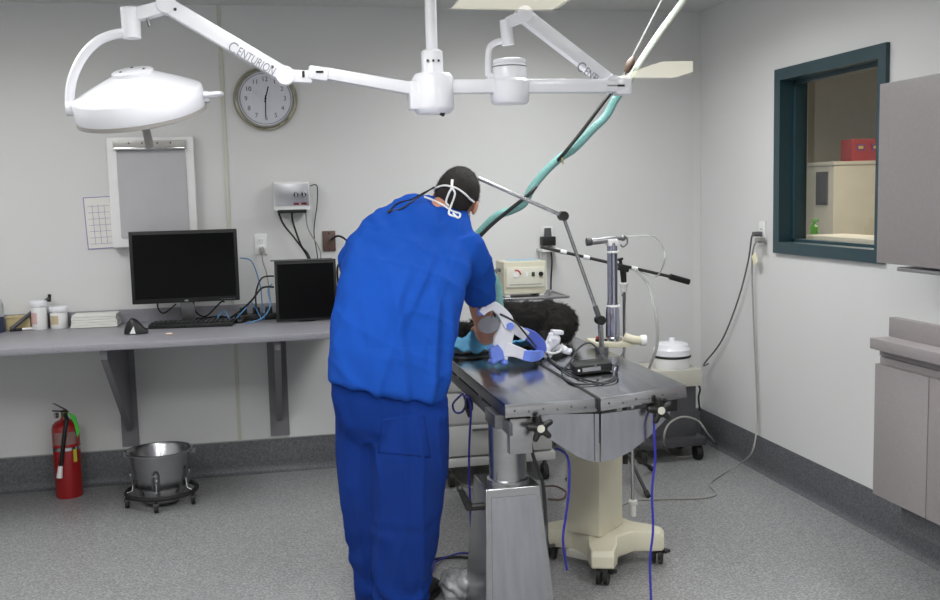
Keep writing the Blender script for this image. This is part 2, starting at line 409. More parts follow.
# ------------------------------------------------------------------ wall counter along the back wall
CZ = .922; CY0 = D-.83; CX1 = .42
t = thing('counter', ((XL+CX1)/2, D-.3, CZ-.035), 'long grey laminate wall counter with an upstand and two steel brackets', 'counter')
MB().box(((XL+CX1)/2, (CY0+D)/2-.001, CZ-.0175), (CX1-XL-.004, D-CY0-.004, .035), bev=.008).build('worktop', LAMI, t)
MB().box(((XL+CX1)/2, D-.0125, CZ+.039), (CX1-XL-.004, .02, .078), bev=.003).build('upstand', LAMI, t)
def bracket(px_bl, px_br, y_bot):
    x0 = at(px_bl, y_bot, y=D).x; x1 = at(px_br, y_bot, y=D).x; zb = HB+.02
    zt = CZ-.036; xc = (x0+x1)/2
    root = t
    o = MB().box((xc, D-.009, (zb+zt)/2), (x1-x0, .012, zt-zb), bev=.001).build('bracket', BRACK, root, smooth=False)
    b = MB()
    poly = [(xc-.016, D-.014, zb+.1), (xc-.016, D-.05, zb+.1), (xc-.016, CY0+.06, zt-.05), (xc-.016, CY0+.06, zt), (xc-.016, D-.012, zt)]
    b.prism(poly, (1, 0, 0), .032)
    b.build('gusset', BRACK, o, smooth=False)
bracket(123, 140, 448); bracket(271, 290, 439)

# ------------------------------------------------------------------ things on the counter
def on(px, py): return at(px, py, z=CZ)
# monitor
Ym = 5.60
a0, a1 = at(128, 232, y=Ym), at(240, 300, y=Ym)
mc = on(190, 322)
t = thing('computer_monitor', ((a0.x+a1.x)/2, Ym+.05, CZ), 'wide black computer monitor standing on the wall counter', 'monitor')
mx = (a0.x+a1.x)/2; mz = (a0.z+a1.z)/2; mw = a1.x-a0.x; mh = a0.z-a1.z
b = MB()
b.box((mx, Ym+.012, mz), (mw, .03, mh), bev=.005); b.box((mx, Ym+.04, mz), (mw*.6, .04, mh*.6), bev=.01)
b.build('housing', BLACK, t)
MB().box((mx, Ym-.0035, mz+.004), (mw-.035, .002, mh-.045)).build('screen', SCREEN, t, smooth=False)
b = MB()
for k in range(5): b.box((mx+mw*.33+k*.016, Ym-.004, a1.z+.011), (.009, .003, .003))
b.build('button_row', mat('grey_print', (120, 120, 122), .4), t, smooth=False)
MB().lathe((mx, Ym-.004, a1.z+.011), [(.011, 0), (.011, .002)], 20, axis=(0, -1, 0), sy=.5).build('badge', mat('badge_silver', (150, 150, 152), .3, 1), t)
b = MB(); b.box((mx, Ym+.07, (CZ+mz)/2+.01), (.075, .022, mz-CZ), bev=.004); b.build('stand', STEELD, t)
MB().box((mx, Ym+.06, CZ+.007), (.24, .17, .013), bev=.004).build('base', BLACK, t)
# the dark second screen / all-in-one leaning by the cables
Yl = 5.50
a0, a1 = at(274, 262, y=Yl), at(336, 262, y=Yl); lx0, lx1 = a0.x, a1.x; lz = a0.z
t = thing('small_monitor', ((lx0+lx1)/2, Yl+.03, CZ), 'squarish black flat screen standing on the counter below the knob box', 'monitor')
b = MB(); R = Matrix.Rotation(math.radians(-4), 3, 'X')
h_ = lz-CZ
b.box(((lx0+lx1)/2, Yl+.02, CZ+h_/2+.005), (lx1-lx0, .03, h_), R, bev=.004); b.build('housing', BLACK, t)
MB().box(((lx0+lx1)/2, Yl+.0035, CZ+h_/2+.003), (lx1-lx0-.03, .002, h_-.035), R).build('screen', SCREEN, t, smooth=False)
MB().box(((lx0+lx1)/2, Yl+.06, CZ+.06), (.1, .1, .12), bev=.01).build('stand', BLACK, t)
MB().box(((lx0+lx1)/2-.02, Yl+.015, CZ+h_+.006), (lx1-lx0, .018, .008), R).build('top_edge', mat('edge_grey', (90, 90, 92), .4), t)
# keyboard
p0, p1 = on(150, 329), on(234, 326)
kc = (p0+p1)/2; L = (p1-p0).length; Rk = Matrix.Rotation(math.atan2(p1.y-p0.y, p1.x-p0.x), 3, 'Z')
t = thing('keyboard', (kc.x, kc.y+.06, CZ), 'black computer keyboard in front of the wide monitor', 'keyboard')
MB().box((kc.x, kc.y+.06, CZ+.012), (L, .15, .022), Rk, bev=.004).build('body', BLACK, t)
KEY = mat('key_black', (34, 34, 36), .45)
for r_ in range(5):
    for c_ in range(17):
        k = MB().box(V((kc.x, kc.y+.06, CZ+.027))+Rk@V((-L/2+.018+c_*(L-.036)/16, -.055+r_*.026, 0)), (.015, .017, .007), Rk, bev=.002).build('key', KEY, t)
# mouse
p = on(240, 323)
t = thing('computer_mouse', (p.x, p.y+.02, CZ), 'small black computer mouse right of the keyboard', 'mouse')
MB().ball((p.x, p.y+.03, CZ+.008), (.032, .055, .028)).build('shell', BLACK, t)
MB().cyl((p.x-.003, p.y-.005, CZ+.034), (p.x+.003, p.y-.005, CZ+.034), .007).build('wheel', RUBBER, t)
# white small dongle
p = on(241, 318.5)
MB_ = MB().box((p.x, p.y+.11, CZ+.018), (.075, .05, .036), Matrix.Rotation(.3, 3, 'Z'), bev=.008)
tag(MB_.build('adapter', WPLA), 'small white plastic adapter block behind the black mouse', 'adapter')
# black headset-like scanner in front of the counter
p = on(136, 334)
t = thing('tape_dispenser', (p.x, p.y, CZ), 'black curved desk dispenser with a pale opening, left of the keyboard', 'tape dispenser')
b = MB(); rs = []
for k in range(13):
    u = k/12; ang = PI*(u); cx = p.x-.055+.115*u; rad = .016+.034*math.sin(PI*min(1, u*1.15)**.8)
    zc = CZ+.004
    rs.append([V((cx, p.y+.03*math.cos(2*PI*j/16)*(1.0)*(.5+.6*math.sin(PI*u)), zc+max(0, math.sin(PI*j/8)) * rad*1.6)) for j in range(16)])
b.rings(rs); b.build('shell', BLACK, t)
b = MB(); b.prism([(p.x-.028, p.y-.034, CZ+.006), (p.x+.002, p.y-.034, CZ+.006), (p.x-.006, p.y-.032, CZ+.045)], (0, 1, 0), .012)
b.build('tape_slot', WPLA, t, label='pale triangular opening')
# crumb of tissue
p = on(170, 335)
b = MB(); b.ball((p.x, p.y, CZ+.006), (.016, .012, .006), n=10); b.ball((p.x-.012, p.y, CZ+.005), (.01, .01, .005), n=8)
tag(b.build('tissue_scrap', mat('peach_tissue', (220, 196, 178), .8)), 'tiny peach paper scrap on the counter edge in front of the keyboard', 'paper')
# paper stacks
p0, p1 = on(71, 329), on(118, 327)
cx = (p0.x+p1.x)/2; yy = p0.y+.08
labs = ['lowest', 'second from bottom', 'middle', 'second from top', 'topmost']
for k in range(5):
    bw = p1.x-p0.x-.004*k
    o = MB().box((cx+random.uniform(-.004, .004)+(.003 if k == 4 else 0), yy, CZ+.0085+k*.0142), (bw, .16, .0132), Matrix.Rotation(random.uniform(-.04, .04), 3, 'Z'), bev=.003).build('folded_towel', PAPER)
    tag(o, 'white folded paper towel on the counter, %s of its stack' % labs[k], 'towel', 'stack of folded white towels')
# jars
def jar(px, py, r, h, lidh, lab, wrap):
    p = on(px, py); c = V((p.x, p.y+r, CZ))
    t = thing('medicine_jar', c, lab, 'jar', 'white jars on the counter')
    MB().lathe(c, [(0, 0), (r*.93, 0), (r*.97, .004), (r*.97, h-lidh-.012), (r*.85, h-lidh)], 32).build('body', WPLA, t)
    MB().lathe(c, [(r, h-lidh), (r*1.03, h-lidh+.003), (r*1.03, h-.004), (r*.98, h), (0, h)], 32).build('lid', WHITE, t)
    b = MB(); b.rings([[c+V((r*.985*math.sin(a), -r*.985*math.cos(a), z)) for a in [(-.9+1.8*j/12)*wrap[2] for j in range(13)]] for z in (h*.18, h*.62)], cap=False) if False else None
    b = MB()
    vs = []
    for j in range(13):
        a = wrap[1]+(-.6+1.2*j/12)
        vs.append([b.bm.verts.new(c+V((r*.985*math.sin(a), -r*.985*math.cos(a), z))) for z in (h*.2, h*.6)])
    for j in range(12): b.bm.faces.new((vs[j][0], vs[j+1][0], vs[j+1][1], vs[j][1]))
    b.build('sticker', wrap[0], t)
jar(38.5, 330, .042, .155, .03, 'taller white plastic jar with a red printed label on the counter', (mat('pink_label', (214, 176, 170), .6), -.7))
jar(58, 329, .046, .12, .028, 'shorter white plastic jar with a tan label on the counter', (mat('tan_label', (200, 182, 150), .6), -.5))
# wooden box
p0, p1 = on(6, 331), on(30, 330)
o = MB().box(((p0.x+p1.x)/2, p0.y+.06, CZ+.034), (p1.x-p0.x, .1, .066), bev=.004); WD = mat('pale_wood', (196, 178, 134), .6, noise_scale=20, noise_amt=.1, stretch=(1, 8, 8))
t = thing('wooden_box', ((p0.x+p1.x)/2, p0.y+.06, CZ), 'small pale wooden box on the counter left of the jars', 'box')
o.build('body', WD, t); MB().box(((p0.x+p1.x)/2, p0.y+.06, CZ+.07), (p1.x-p0.x+.006, .106, .008), bev=.002).build('lid', WD, t)
# bottle at the left edge
p = on(0, 333); c = V((p.x-.02, p.y+.03, CZ))
t = thing('squeeze_bottle', c, 'clear plastic bottle with a dark blue lower half at the left end of the counter', 'bottle')
MB().lathe(c, [(0, 0), (.036, 0), (.038, .004), (.038, .085), (0, .086)], 28).build('liquid', mat('navy_liquid', (50, 58, 84), .3), t)
MB().lathe(c, [(.038, .086), (.038, .15), (.03, .18), (.014, .195), (.014, .215), (0, .216)], 28).build('upper_body', mat('frosted_plastic', (200, 204, 206), .3, trans=.4), t)
# pen
p0, p1 = on(10, 331.5), on(37, 329.5)
t = thing('marker_pen', ((p0+p1)/2), 'white and black marker pen lying in front of the wooden box', 'pen')
q = p0.lerp(p1, .45); zz = V((0, 0, .0075))
MB().cyl(q+zz, p1+zz, .0068, n=14).build('barrel', WPLA, t); MB().cyl(p0+zz, q+zz, .0074, n=14).build('cap', BLACK, t)
# dark hammer-like tool leaning on the upstand
pa = at(10, 317, y=5.70); pa.z = max(pa.z, CZ+.02); pb = at(49, 298, y=5.79)
t = thing('reflex_hammer', (pa.x, pa.y, CZ), 'slim dark grey handled tool leaning behind the white jars', 'tool')
MB().tube([V((pa.x, pa.y, CZ+.012)), pb], (.012, .009), 10).build('handle', DGREY, t)
hd = (pb-pa).normalized(); MB().cyl(pb-V((0, .0, .02)), pb+V((.004, 0, .02)), .009).build('head', BLACK, t)

# power strip and cable clutter behind
p = on(262, 317)
t = thing('power_strip', (p.x, 5.70, CZ), 'black power strip with plugs behind the small monitor', 'power strip')
MB().box((p.x-.03, 5.70, CZ+.018), (.24, .06, .035), bev=.006).build('body', BLACK, t)
for k in range(3):
    o = MB().box((p.x-.1+.07*k, 5.70, CZ+.052), (.04, .04, .04), bev=.006).build('plug', BLACK, t)
def cable(name, pts, r, m, lab, cat='cable', n=8, sm=8, group=None):
    o = MB().tube(pts, r, n, smooth=sm).build(name, m, origin=V(pts[-1]))
    return tag(o, lab, cat, group)
Yc = 5.74
cable('network_cable', [at(240, 258, y=5.70), at(252, 262, y=5.74), at(260, 285, y=5.74), at(262, 302, y=5.72), V((at(264, 312, y=5.70).x, 5.66, CZ+.006))], .0035, BLUEC, 'light blue cable arching from behind the wide monitor')
cable('network_cable', [V((on(215, 321).x, 5.60, CZ+.005)), at(224, 311, y=5.66), at(232, 321, y=5.6), at(245, 309, y=5.6), at(252, 303, y=5.62), V((on(262, 318).x, 5.62, CZ+.005))], .0035, BLUEC, 'light blue cable looping low behind the black mouse')
cable('network_cable', [V((on(246, 320).x, 5.50, CZ+.005)), at(262, 318, y=5.49), at(270, 306, y=5.50), at(268, 290, y=5.55), at(272, 284, y=5.58)], .0035, BLUEC, 'light blue cable curling up beside the small black screen')
cable('power_cable', [at(274, 276, y=5.56), at(262, 278, y=5.56), at(256, 292, y=5.58), at(256, 306, y=5.62), V((on(256, 315).x, 5.68, CZ+.04))], .0045, BLACK, 'black cable hanging from the upper left side of the small screen')
cable('power_cable', [at(274, 287, y=5.56), at(262, 288, y=5.56), at(252, 300, y=5.58), at(240, 311, y=5.62), V((on(225, 316).x, 5.66, CZ+.006)), V((on(205, 318).x, 5.70, CZ+.006))], .0055, BLACK, 'thick black cable trailing along the counter behind the mouse')
cable('power_cable', [at(193, 302, y=5.66), at(196, 312, y=5.68), at(206, 316, y=5.70), at(221, 302, y=5.68), at(224, 302, y=5.66)], .0045, BLACK, 'black cable sagging below the wide monitor')
cable('power_cable', [V((at(158, 300, y=5.66))), at(158, 308, y=5.68), at(164, 313, y=5.70), at(176, 304, y=5.66)], .004, BLACK, 'thin black cable looping under the left half of the wide monitor')
b = MB(); pts = []
for k in range(26):
    a = k*1.1; pts.append((on(205, 318).x+.1*math.sin(a*.7)+k*.002, 5.67+.05*math.cos(a), CZ+.007+.02*abs(math.sin(a*.37))))
cable('cable_coil', pts, .0045, BLACK, 'heap of tangled black cable under the wide monitor', sm=6)
# crumpled clear plastic bag behind towels
b = MB(); pc = on(127, 322); b.ball((pc.x, pc.y+.1, CZ+.022), (.07, .04, .022), n=24)
o = b.build('plastic_bag', mat('clear_bag', (190, 190, 196), .15, trans=.5)); 
for v in o.data.vertices: v.co += v.co.normalized()*.012*noise.noise(v.co*40); 
for v in o.data.vertices: v.co.z = max(v.co.z, 0.001)
tag(o, 'crumpled clear plastic wrap between the towels and the wide monitor', 'plastic bag')

# ------------------------------------------------------------------ things on the back wall
# x-ray viewer
v0, v1 = at(107, 138, y=D-.03), at(198, 246, y=D-.03)
vx0 = at(110, 190, y=D-.03).x; vx1 = at(196, 190, y=D-.03).x; vz1 = v0.z; vz0 = at(125, 247, y=D-.03).z
vc = (vx0+vx1)/2
t = thing('film_viewer', (vc, D-.03, vz0), 'white framed wall film viewer with a steel clip bar, above the wide monitor', 'film viewer')
b = MB(); fwid = .052
b.box((vc, D-.033, (vz0+vz1)/2), (vx1-vx0, .062, vz1-vz0), bev=.006); b.build('frame', WPLA, t)
pz1 = at(150, 150, y=D-.065).z; 
MB().box((vc+.003, D-.067, (vz0+fwid+pz1)/2), (vx1-vx0-2*fwid+.01, .008, pz1-vz0-fwid), bev=.002).build('screen_panel', mat('viewer_screen', (178, 176, 180), .35), t, smooth=False)
cz_ = at(150, 145, y=D-.07).z
b = MB(); b.box((vc-.002, D-.074, cz_), (vx1-vx0-2*fwid+.03, .022, .05), bev=.003); o = b.build('clip_bar', mat('clip_grey', (168, 166, 164), .35, .35), t)
MB().box((vc-.002, D-.092, cz_-.02), (vx1-vx0-2*fwid+.02, .016, .012), bev=.003).build('clip_roller', CHROME, o)
for k in (-.11, -.04, .04, .11): MB().cyl((vc+k, D-.084, cz_+.01), (vc+k, D-.089, cz_+.01), .0045, n=10).build('rivet', BLACK, o)
# calendar sheet
c0, c1 = at(82, 197, y=D), at(110, 248, y=D)
cx0, cx1, cz1, cz0 = c0.x, at(107, 220, y=D).x+.02, c0.z, at(95, 249, y=D).z
R = Matrix.Rotation(math.radians(-2), 3, 'Y')
cc = V(((cx0+cx1)/2+.01, D-.0025, (cz0+cz1)/2))
t = thing('calendar_sheet', (cc.x, D-.002, cz0), 'white purple-ruled calendar sheet taped to the wall beside the film viewer', 'calendar')
MB().box(cc, (cx1-cx0, .003, cz1-cz0), R).build('sheet', PAPER, t, smooth=False)
b = MB(); W_, H_ = cx1-cx0, cz1-cz0
for k in (-1, 1):
    b.box(cc+R@V((k*W_*.49, -.002, 0)), (.005, .001, H_), R); b.box(cc+R@V((0, -.002, k*H_*.49)), (W_, .001, .005), R)
for k in range(7): b.box(cc+R@V((.003, -.002, -H_*.4+k*H_*.12)), (W_*.8, .001, .002), R)
for k in range(3): b.box(cc+R@V((-W_*.2+k*W_*.22, -.002, -H_*.03)), (.002, .001, H_*.75), R)
b.build('ruling', PURPLE, t, smooth=False)
# clock
cc = at(265.5, 98.5, y=D-.03); rc = .178
t = thing('wall_clock', (cc.x, D-.03, cc.z), 'round silver-rimmed wall clock with a white face reading half past twelve', 'clock')
prof = [(rc-.005, 0), (rc, .006), (rc+.001, .014), (rc-.008, .03), (rc-.018, .036), (rc-.024, .03), (rc-.028, .016)]
c_ = V((cc.x, D-.002, cc.z))
MB().lathe(c_, prof, 64, axis=(0, -1, 0)).build('rim', mat('champagne_rim', (186, 182, 164), .16, 1), t)
MB().lathe(c_, [(0, .0185), (rc-.02, .0185), (rc-.02, .017), (0, .017)], 64, axis=(0, -1, 0)).build('face', mat('clock_face', (206, 208, 218), .5), t)
MB().lathe(c_, [(rc-.034, .019), (rc-.034, .0205), (rc-.038, .0205), (rc-.038, .019)], 64, axis=(0, -1, 0), cap=False).build('ring', mat('ring_grey', (130, 134, 146), .4), t)
INK = mat('grey_ink', (84, 86, 94), .6)
for h in range(1, 13):
    a = h*PI/6; text(str(h), 'numeral', .036, (cc.x+.108*math.sin(a), D-.0215, cc.z+.108*math.cos(a)), (1, 0, 0), (0, 0, 1), INK, t)
def hand(ang, L, w_, nm):
    d = V((math.sin(ang), 0, math.cos(ang))); MB().beam(V((cc.x, D-.026, cc.z))-d*.02, V((cc.x, D-.026, cc.z))+d*L, w_, .002, up=(0, 1, 0)).build(nm, BLACK, t, smooth=False)
hand(math.radians(15), .07, .006, 'hour_hand'); hand(math.radians(182), .1, .005, 'minute_hand')
MB().cyl((cc.x, D-.024, cc.z), (cc.x, D-.03, cc.z), .006, n=12).build('hub', BLACK, t)
# knob box
k0, k1 = at(273, 182, y=D-.09), at(310, 210, y=D-.09)
kc = (k0+k1)/2; kw, kh = k1.x-k0.x, k0.z-k1.z
t = thing('wall_transformer', (kc.x, D-.05, k1.z), 'silver wall box with two round dials and red displays, above the small screen', 'instrument charger')
MB().box((kc.x, D-.05, kc.z), (kw, .09, kh), bev=.008).build('housing', WPLA, t)
MB().box((kc.x, D-.097, kc.z+.008), (kw*.96, .006, kh*.76), bev=.002).build('front_plate', mat('satin_plate', (190, 190, 196), .3, .8), t)
for s_ in (.12, .34):
    o = MB().lathe((kc.x+s_*kw, D-.1, kc.z+.008), [(.016, 0), (.016, .012), (.013, .02), (0, .02)], 20, axis=(0, -1, 0)).build('dial', CHROME, t)
    MB().box((kc.x+s_*kw, D-.121, kc.z+.008), (.004, .003, .024)).build('dial_grip', WPLA, o, smooth=False)
    MB().box((kc.x+s_*kw, D-.101, kc.z-kh*.27), (.03, .003, .012)).build('display', mat('red_display', (110, 20, 24), .3), t, smooth=False)
MB().box((kc.x, D-.07, k1.z-.005), (kw*.8, .06, .02), bev=.004).build('cradle', BLACK, t)
cable('coiled_cord', [at(278, 211, y=D-.07), at(284, 225, y=D-.06), at(296, 240, y=D-.06), at(309, 261, y=D-.06), V((at(312, 275, y=D-.1).x, D-.13, CZ+.1)), V((at(316, 275, y=D-.1).x, D-.13, CZ+.012))], .0055, BLACK, 'left black coiled cord hanging below the silver dial box', 'cord', group='cords under the dial box')
cable('coiled_cord', [at(292, 211, y=D-.07), at(293, 222, y=D-.06), at(301, 245, y=D-.06), at(310, 259, y=D-.06), V((at(314, 275, y=D-.1).x+.02, D-.13, CZ+.1)), V((at(318, 275, y=D-.1).x+.02, D-.13, CZ+.012))], .0055, BLACK, 'right black coiled cord hanging below the silver dial box', 'cord', group='cords under the dial box')
cable('power_cable', [at(306, 211, y=D-.06), at(308, 228, y=D-.04), at(319, 248, y=D-.04), at(321, 262, y=D-.04), V((at(322, 275, y=D-.1).x, D-.08, CZ+.012))], .004, GREYC, 'grey cable curving down from the right underside of the dial box', 'cord')
cable('power_cable', [at(310, 186, y=D-.06), at(317, 186, y=D-.04), at(317, 205, y=D-.02), at(314, 232, y=D-.02), at(318, 262, y=D-.04), V((at(318, 275, y=D-.1).x, D-.08, CZ+.012))], .003, BLACK, 'thin dark cable leaving the right side of the dial box', 'cord')
# outlets
OUTL = WPLA
def outlet(c, nrm, lab, w_=.072, h_=.118, m=WPLA, plugs=True):
    n = V(nrm); x = V((0, 0, 1)).cross(n); R = Matrix((x, -n, V((0, 0, 1)))).transposed() if True else None
    t = thing('power_outlet', c, lab, 'outlet')
    MB().box(V(c)+n*.004, (w_, .006, h_), R, bev=.002).build('cover_plate', m, t)
    for s_ in (-1, 1):
        o = MB().box(V(c)+n*.008+V((0, 0, s_*.02)), (.034, .004, .028), R, bev=.002).build('socket', m, t)
        if plugs:
            b = MB()
            for q in (-1, 1): b.box(V(c)+n*.0105+x*(q*.007)+V((0, 0, s_*.02+.002)), (.002, .001, .009), R)
            b.build('slot', BLACK, o, smooth=False)
    return t
oc = at(261, 244, y=D); outlet(oc, (0, -1, 0), 'white wall outlet with a grey plug, right of the wide monitor')
pp = at(262, 250, y=D-.02)
MB_ = MB().box((pp.x, D-.028, pp.z), (.03, .032, .03), bev=.006); MB_.tube([V((pp.x, D-.03, pp.z-.012)), at(263, 262, y=D-.05), at(267, 275, y=D-.1), V((at(270, 290, y=D-.1).x, D-.12, CZ+.1)), V((at(271, 300, y=D-.1).x, D-.13, CZ+.008))], .0042, 8, smooth=8)
tag(MB_.build('power_cable', GREYC, origin=(pp.x, D-.02, pp.z)), 'grey plug and cord in the white outlet beside the wide monitor', 'cord')
sc = at(329, 241, y=D)
t = thing('wall_jack', (sc.x, D, sc.z), 'brown metal wall plate with a black gas hose plugged in, left of the person', 'wall plate')
MB().box((sc.x, D-.006, sc.z), (.075, .012, .118), bev=.003).build('plate', BROWN, t)
for s_ in (-1, 1): MB().cyl((sc.x, D-.01, sc.z+s_*.045), (sc.x, D-.014, sc.z+s_*.045), .004, n=10).build('screw', CHROME, t)
MB().cyl((sc.x+.012, D-.01, sc.z+.01), (sc.x+.012, D-.045, sc.z+.01), .012, n=14).build('socket', DGREY, t)
cable('supply_hose', [V((sc.x+.012, D-.045, sc.z+.01)), at(338, 236, y=D-.08), at(346, 240, y=D-.1), at(352, 250, y=D-.1), at(350, 262, y=D-.12), V((at(338, 280, y=5.7).x, 5.7, 1.2)), V((at(338, 300, y=5.7).x+.02, 5.7, CZ+.008))], .006, BLACK, 'black hose curving out of the brown wall plate behind the person', 'hose')

# ------------------------------------------------------------------ fire extinguisher
e0 = at(69, 498, z=0); ex, ey = e0.x-.004, e0.y+.05
t = thing('fire_extinguisher', (ex, ey, 0), 'red fire extinguisher standing on the floor under the counter', 'fire extinguisher')
re = .071; he = at(69, 419, y=ey).z
MB().lathe((ex, ey, 0), [(0, 0), (re*.97, 0), (re, .006), (re, he-.05), (re*.93, he-.028), (re*.7, he-.01), (re*.35, he), (.02, he+.012), (0, he+.012)], 40).build('cylinder', RED, t)
MB().lathe((ex, ey, 0), [(re+.0025, he*.62), (re+.0025, he*.66)], 40, cap=False).build('strap', CHROME, t)
b = MB()
for k in range(14):
    pass
vs = []
for j in range(15):
    a = -.75+1.7*j/14; vs.append([b.bm.verts.new((ex+(re+.0015)*math.sin(a), ey-(re+.0015)*math.cos(a), z)) for z in (he*.7, he*.86)])
for j in range(14): b.bm.faces.new((vs[j][0], vs[j+1][0], vs[j+1][1], vs[j][1]))
b.build('sticker', mat('dull_label', (138, 108, 104), .5), t)
MB().cyl((ex, ey, he+.008), (ex, ey, he+.05), .018).build('valve', mat('brass_dull', (130, 120, 90), .35, 1), t)
b = MB(); b.beam((ex+.02, ey-.01, he+.045), (ex-.045, ey-.06, he+.062), .022, .006); b.build('lever', BLACK, t, smooth=False)
b = MB(); b.beam((ex+.01, ey, he+.052), (ex-.04, ey-.05, he+.1), .02, .005); b.build('lever', STEELD, t, smooth=False)
MB().cyl((ex-.03, ey-.02, he+.03), (ex-.045, ey-.03, he+.03), .016).build('gauge', CHROME, t)
hp = [(ex+.01, ey-.03, he+.03), (ex+.022, ey-.075, he+.01), (ex+.012, ey-.09, he-.06), (ex-.006, ey-.09, he-.16), (ex-.02, ey-.088, he-.24)]
MB().tube(hp, .011, 12, smooth=8).build('hose', BLACK, t)
MB().cyl((ex-.02, ey-.088, he-.235), (ex-.03, ey-.088, he-.3), .012, .016).build('nozzle', WPLA, t)
b = MB(); b.prism([(ex+.02, ey-.02, he+.045), (ex+.065, ey-.03, he+.02), (ex+.085, ey-.06, he-.06), (ex+.07, ey-.065, he-.09), (ex+.055, ey-.04, he-.02)], (0, -1, 0), .002)
b.build('inspection_tag', mat('green_tag', (70, 190, 60), .6), t, smooth=False, label='bright green tag')
MB().box((ex+re*.72, ey-re*.74, he*.55), (.02, .003, .07), Matrix.Rotation(.78, 3, 'Z')).build('sticker', mat('yellow_tag', (190, 190, 60), .6), t, smooth=False)

# ------------------------------------------------------------------ kick bucket
b0 = at(157, 513, z=0); rr, rz = .18, .07; rb = .16
bx, by = b0.x+.012, b0.y+rr
t = thing('kick_bucket', (bx, by, 0), 'stainless steel bucket in a black wheeled ring below the counter', 'bucket')
bt = at(160, 449, y=by).z
MB().lathe((bx, by, 0), [(0, .02), (rb*.6, .02), (rb*.66, .03), (rb*.8, .1), (rb*.96, bt-.02), (rb*1.0, bt-.012), (rb*1.07, bt-.01), (rb*1.08, bt), (rb*1.0, bt+.002), (rb*.93, bt-.014), (rb*.78, .1), (rb*.63, .04), (0, .034)], 56, cap=False).build('pail', STEEL, t)
b = MB(); b.tube([(bx+rr*math.cos(a), by+rr*math.sin(a), rz) for a in [2*PI*k/48 for k in range(48)]], .012, 10, closed=True); b.build('ring', RUBBER, t)
for k in range(4):
    a = -PI/2-.08+k*PI/2+(.35 if k in (1, 3) else 0)*(-1 if k == 1 else 1); cx_, cy_ = bx+rr*math.cos(a), by+rr*math.sin(a)
    o = MB().cyl((cx_, cy_, rz), (cx_, cy_, .04), .008).build('caster', BLACK, t)
    MB().cyl((cx_-.009, cy_, .022), (cx_+.009, cy_, .022), .022, n=20).build('wheel', RUBBER, o)
    MB().box((cx_, cy_, .043), (.03, .03, .012), bev=.003).build('fork', DGREY, o)
    ca, sa = math.cos(a), math.sin(a)
    MB().tube([(bx+rr*ca, by+rr*sa, rz+.008), (bx+rb*.93*ca, by+rb*.93*sa, rz+.02), (bx+rb*.9*ca, by+rb*.9*sa, rz+.075)], .005, 8).build('support_clip', CHROME, t)
for k, a in enumerate((-.25, PI-.25+.5, -PI/2-.1)):
    ca, sa = math.cos(a), math.sin(a)
    MB().tube([(bx+rb*(.84+.03)*ca-.014*sa, by+rb*.87*sa+.014*ca, rz+.03), (bx+rb*.97*ca-.016*sa, by+rb*.97*sa+.016*ca, rz+.1), (bx+rb*.99*ca, by+rb*.99*sa, rz+.115), (bx+rb*.97*ca+.016*sa, by+rb*.97*sa-.016*ca, rz+.1), (bx+rb*.87*ca+.014*sa, by+rb*.87*sa-.014*ca, rz+.03)], .0045, 8, smooth=4).build('grip_loop', STEELD, t)
for s_ in (-1, 1): MB().box((bx+s_*rb*1.08, by, bt-.014), (.02, .04, .03), bev=.005).build('handle_lug', STEELD, t)

# ------------------------------------------------------------------ cabinets on the right wall
ca = at(881, 84, x=2.4); cb = at(880, 263, x=2.4)
t = thing('wall_cabinet', (2.556, 3.0, cb.z), 'taupe laminate wall cabinet hung beside the teal window', 'cabinet')
y1c = (ca.y+cb.y)/2
MB().box((2.558, y1c-.55, (ca.z+cb.z)/2), (.3, 1.1, ca.z-cb.z), bev=.002).build('carcass', LAMD, t)
for k in range(2): MB().box((2.397, y1c-.275-.55*k, (ca.z+cb.z)/2), (.018, .545, ca.z-cb.z-.004), bev=.002).build('door', LAMD, t)
MB().box((2.54, y1c-.6, cb.z-.018), (.26, 1.0, .016), bev=.003).build('under_shelf', mat('shelf_steel', (170, 168, 170), .3, .6), t)
# base cabinet hung above the cove
xb = 2.15; q = at(878, 400, x=xb); yb = 3.16
zc_b = at(873, 492, x=xb).z; zc_t = at(880, 357, x=xb).z
t = thing('base_cabinet', (2.43, 2.5, zc_b), 'taupe laminate base cabinet fixed to the right wall above the cove', 'cabinet')
MB().box((2.43, yb-.75, (zc_b+zc_t)/2), (.54, 1.5, zc_t-zc_b), bev=.002).build('carcass', LAMD, t)
dd = at(930, 450, x=xb).y
ys = [yb, dd, dd-.6]
for k in range(2): MB().box((2.148, (ys[k]+ys[k+1])/2, (zc_b+zc_t)/2-.012), (.018, ys[k]-ys[k+1]-.005, zc_t-zc_b-.024), bev=.002).build('door', LAMD, t)
MB().box((2.45, yb-.75, zc_b-.06-.001), (.44, 1.42, .12), bev=.002).build('toe_kick', COVE, t)
zt1 = at(873, 339, x=2.11).z
t2 = thing('side_worktop', (2.41, 2.5, zc_t), 'taupe laminate worktop with an upstand on the base cabinet', 'worktop')
MB().box((2.413, yb-.745, zt1-.02+.0), (.585, 1.5, .04), bev=.004).build('worktop', LAMD, t2)
MB().box((2.43, yb-.74, (zc_t+zt1-.04)/2+.001), (.53, 1.5, max(.004, zt1-.04-zc_t)), bev=0).build('sub_top', LAMD, t2)
zu = at(889, 317, x=2.2).z; yu = at(889, 317, x=2.2).y
MB().box((2.215, yu-.7, (zt1+zu)/2), (.03, 1.4, zu-zt1), bev=.002).build('upstand', LAMD, t2)
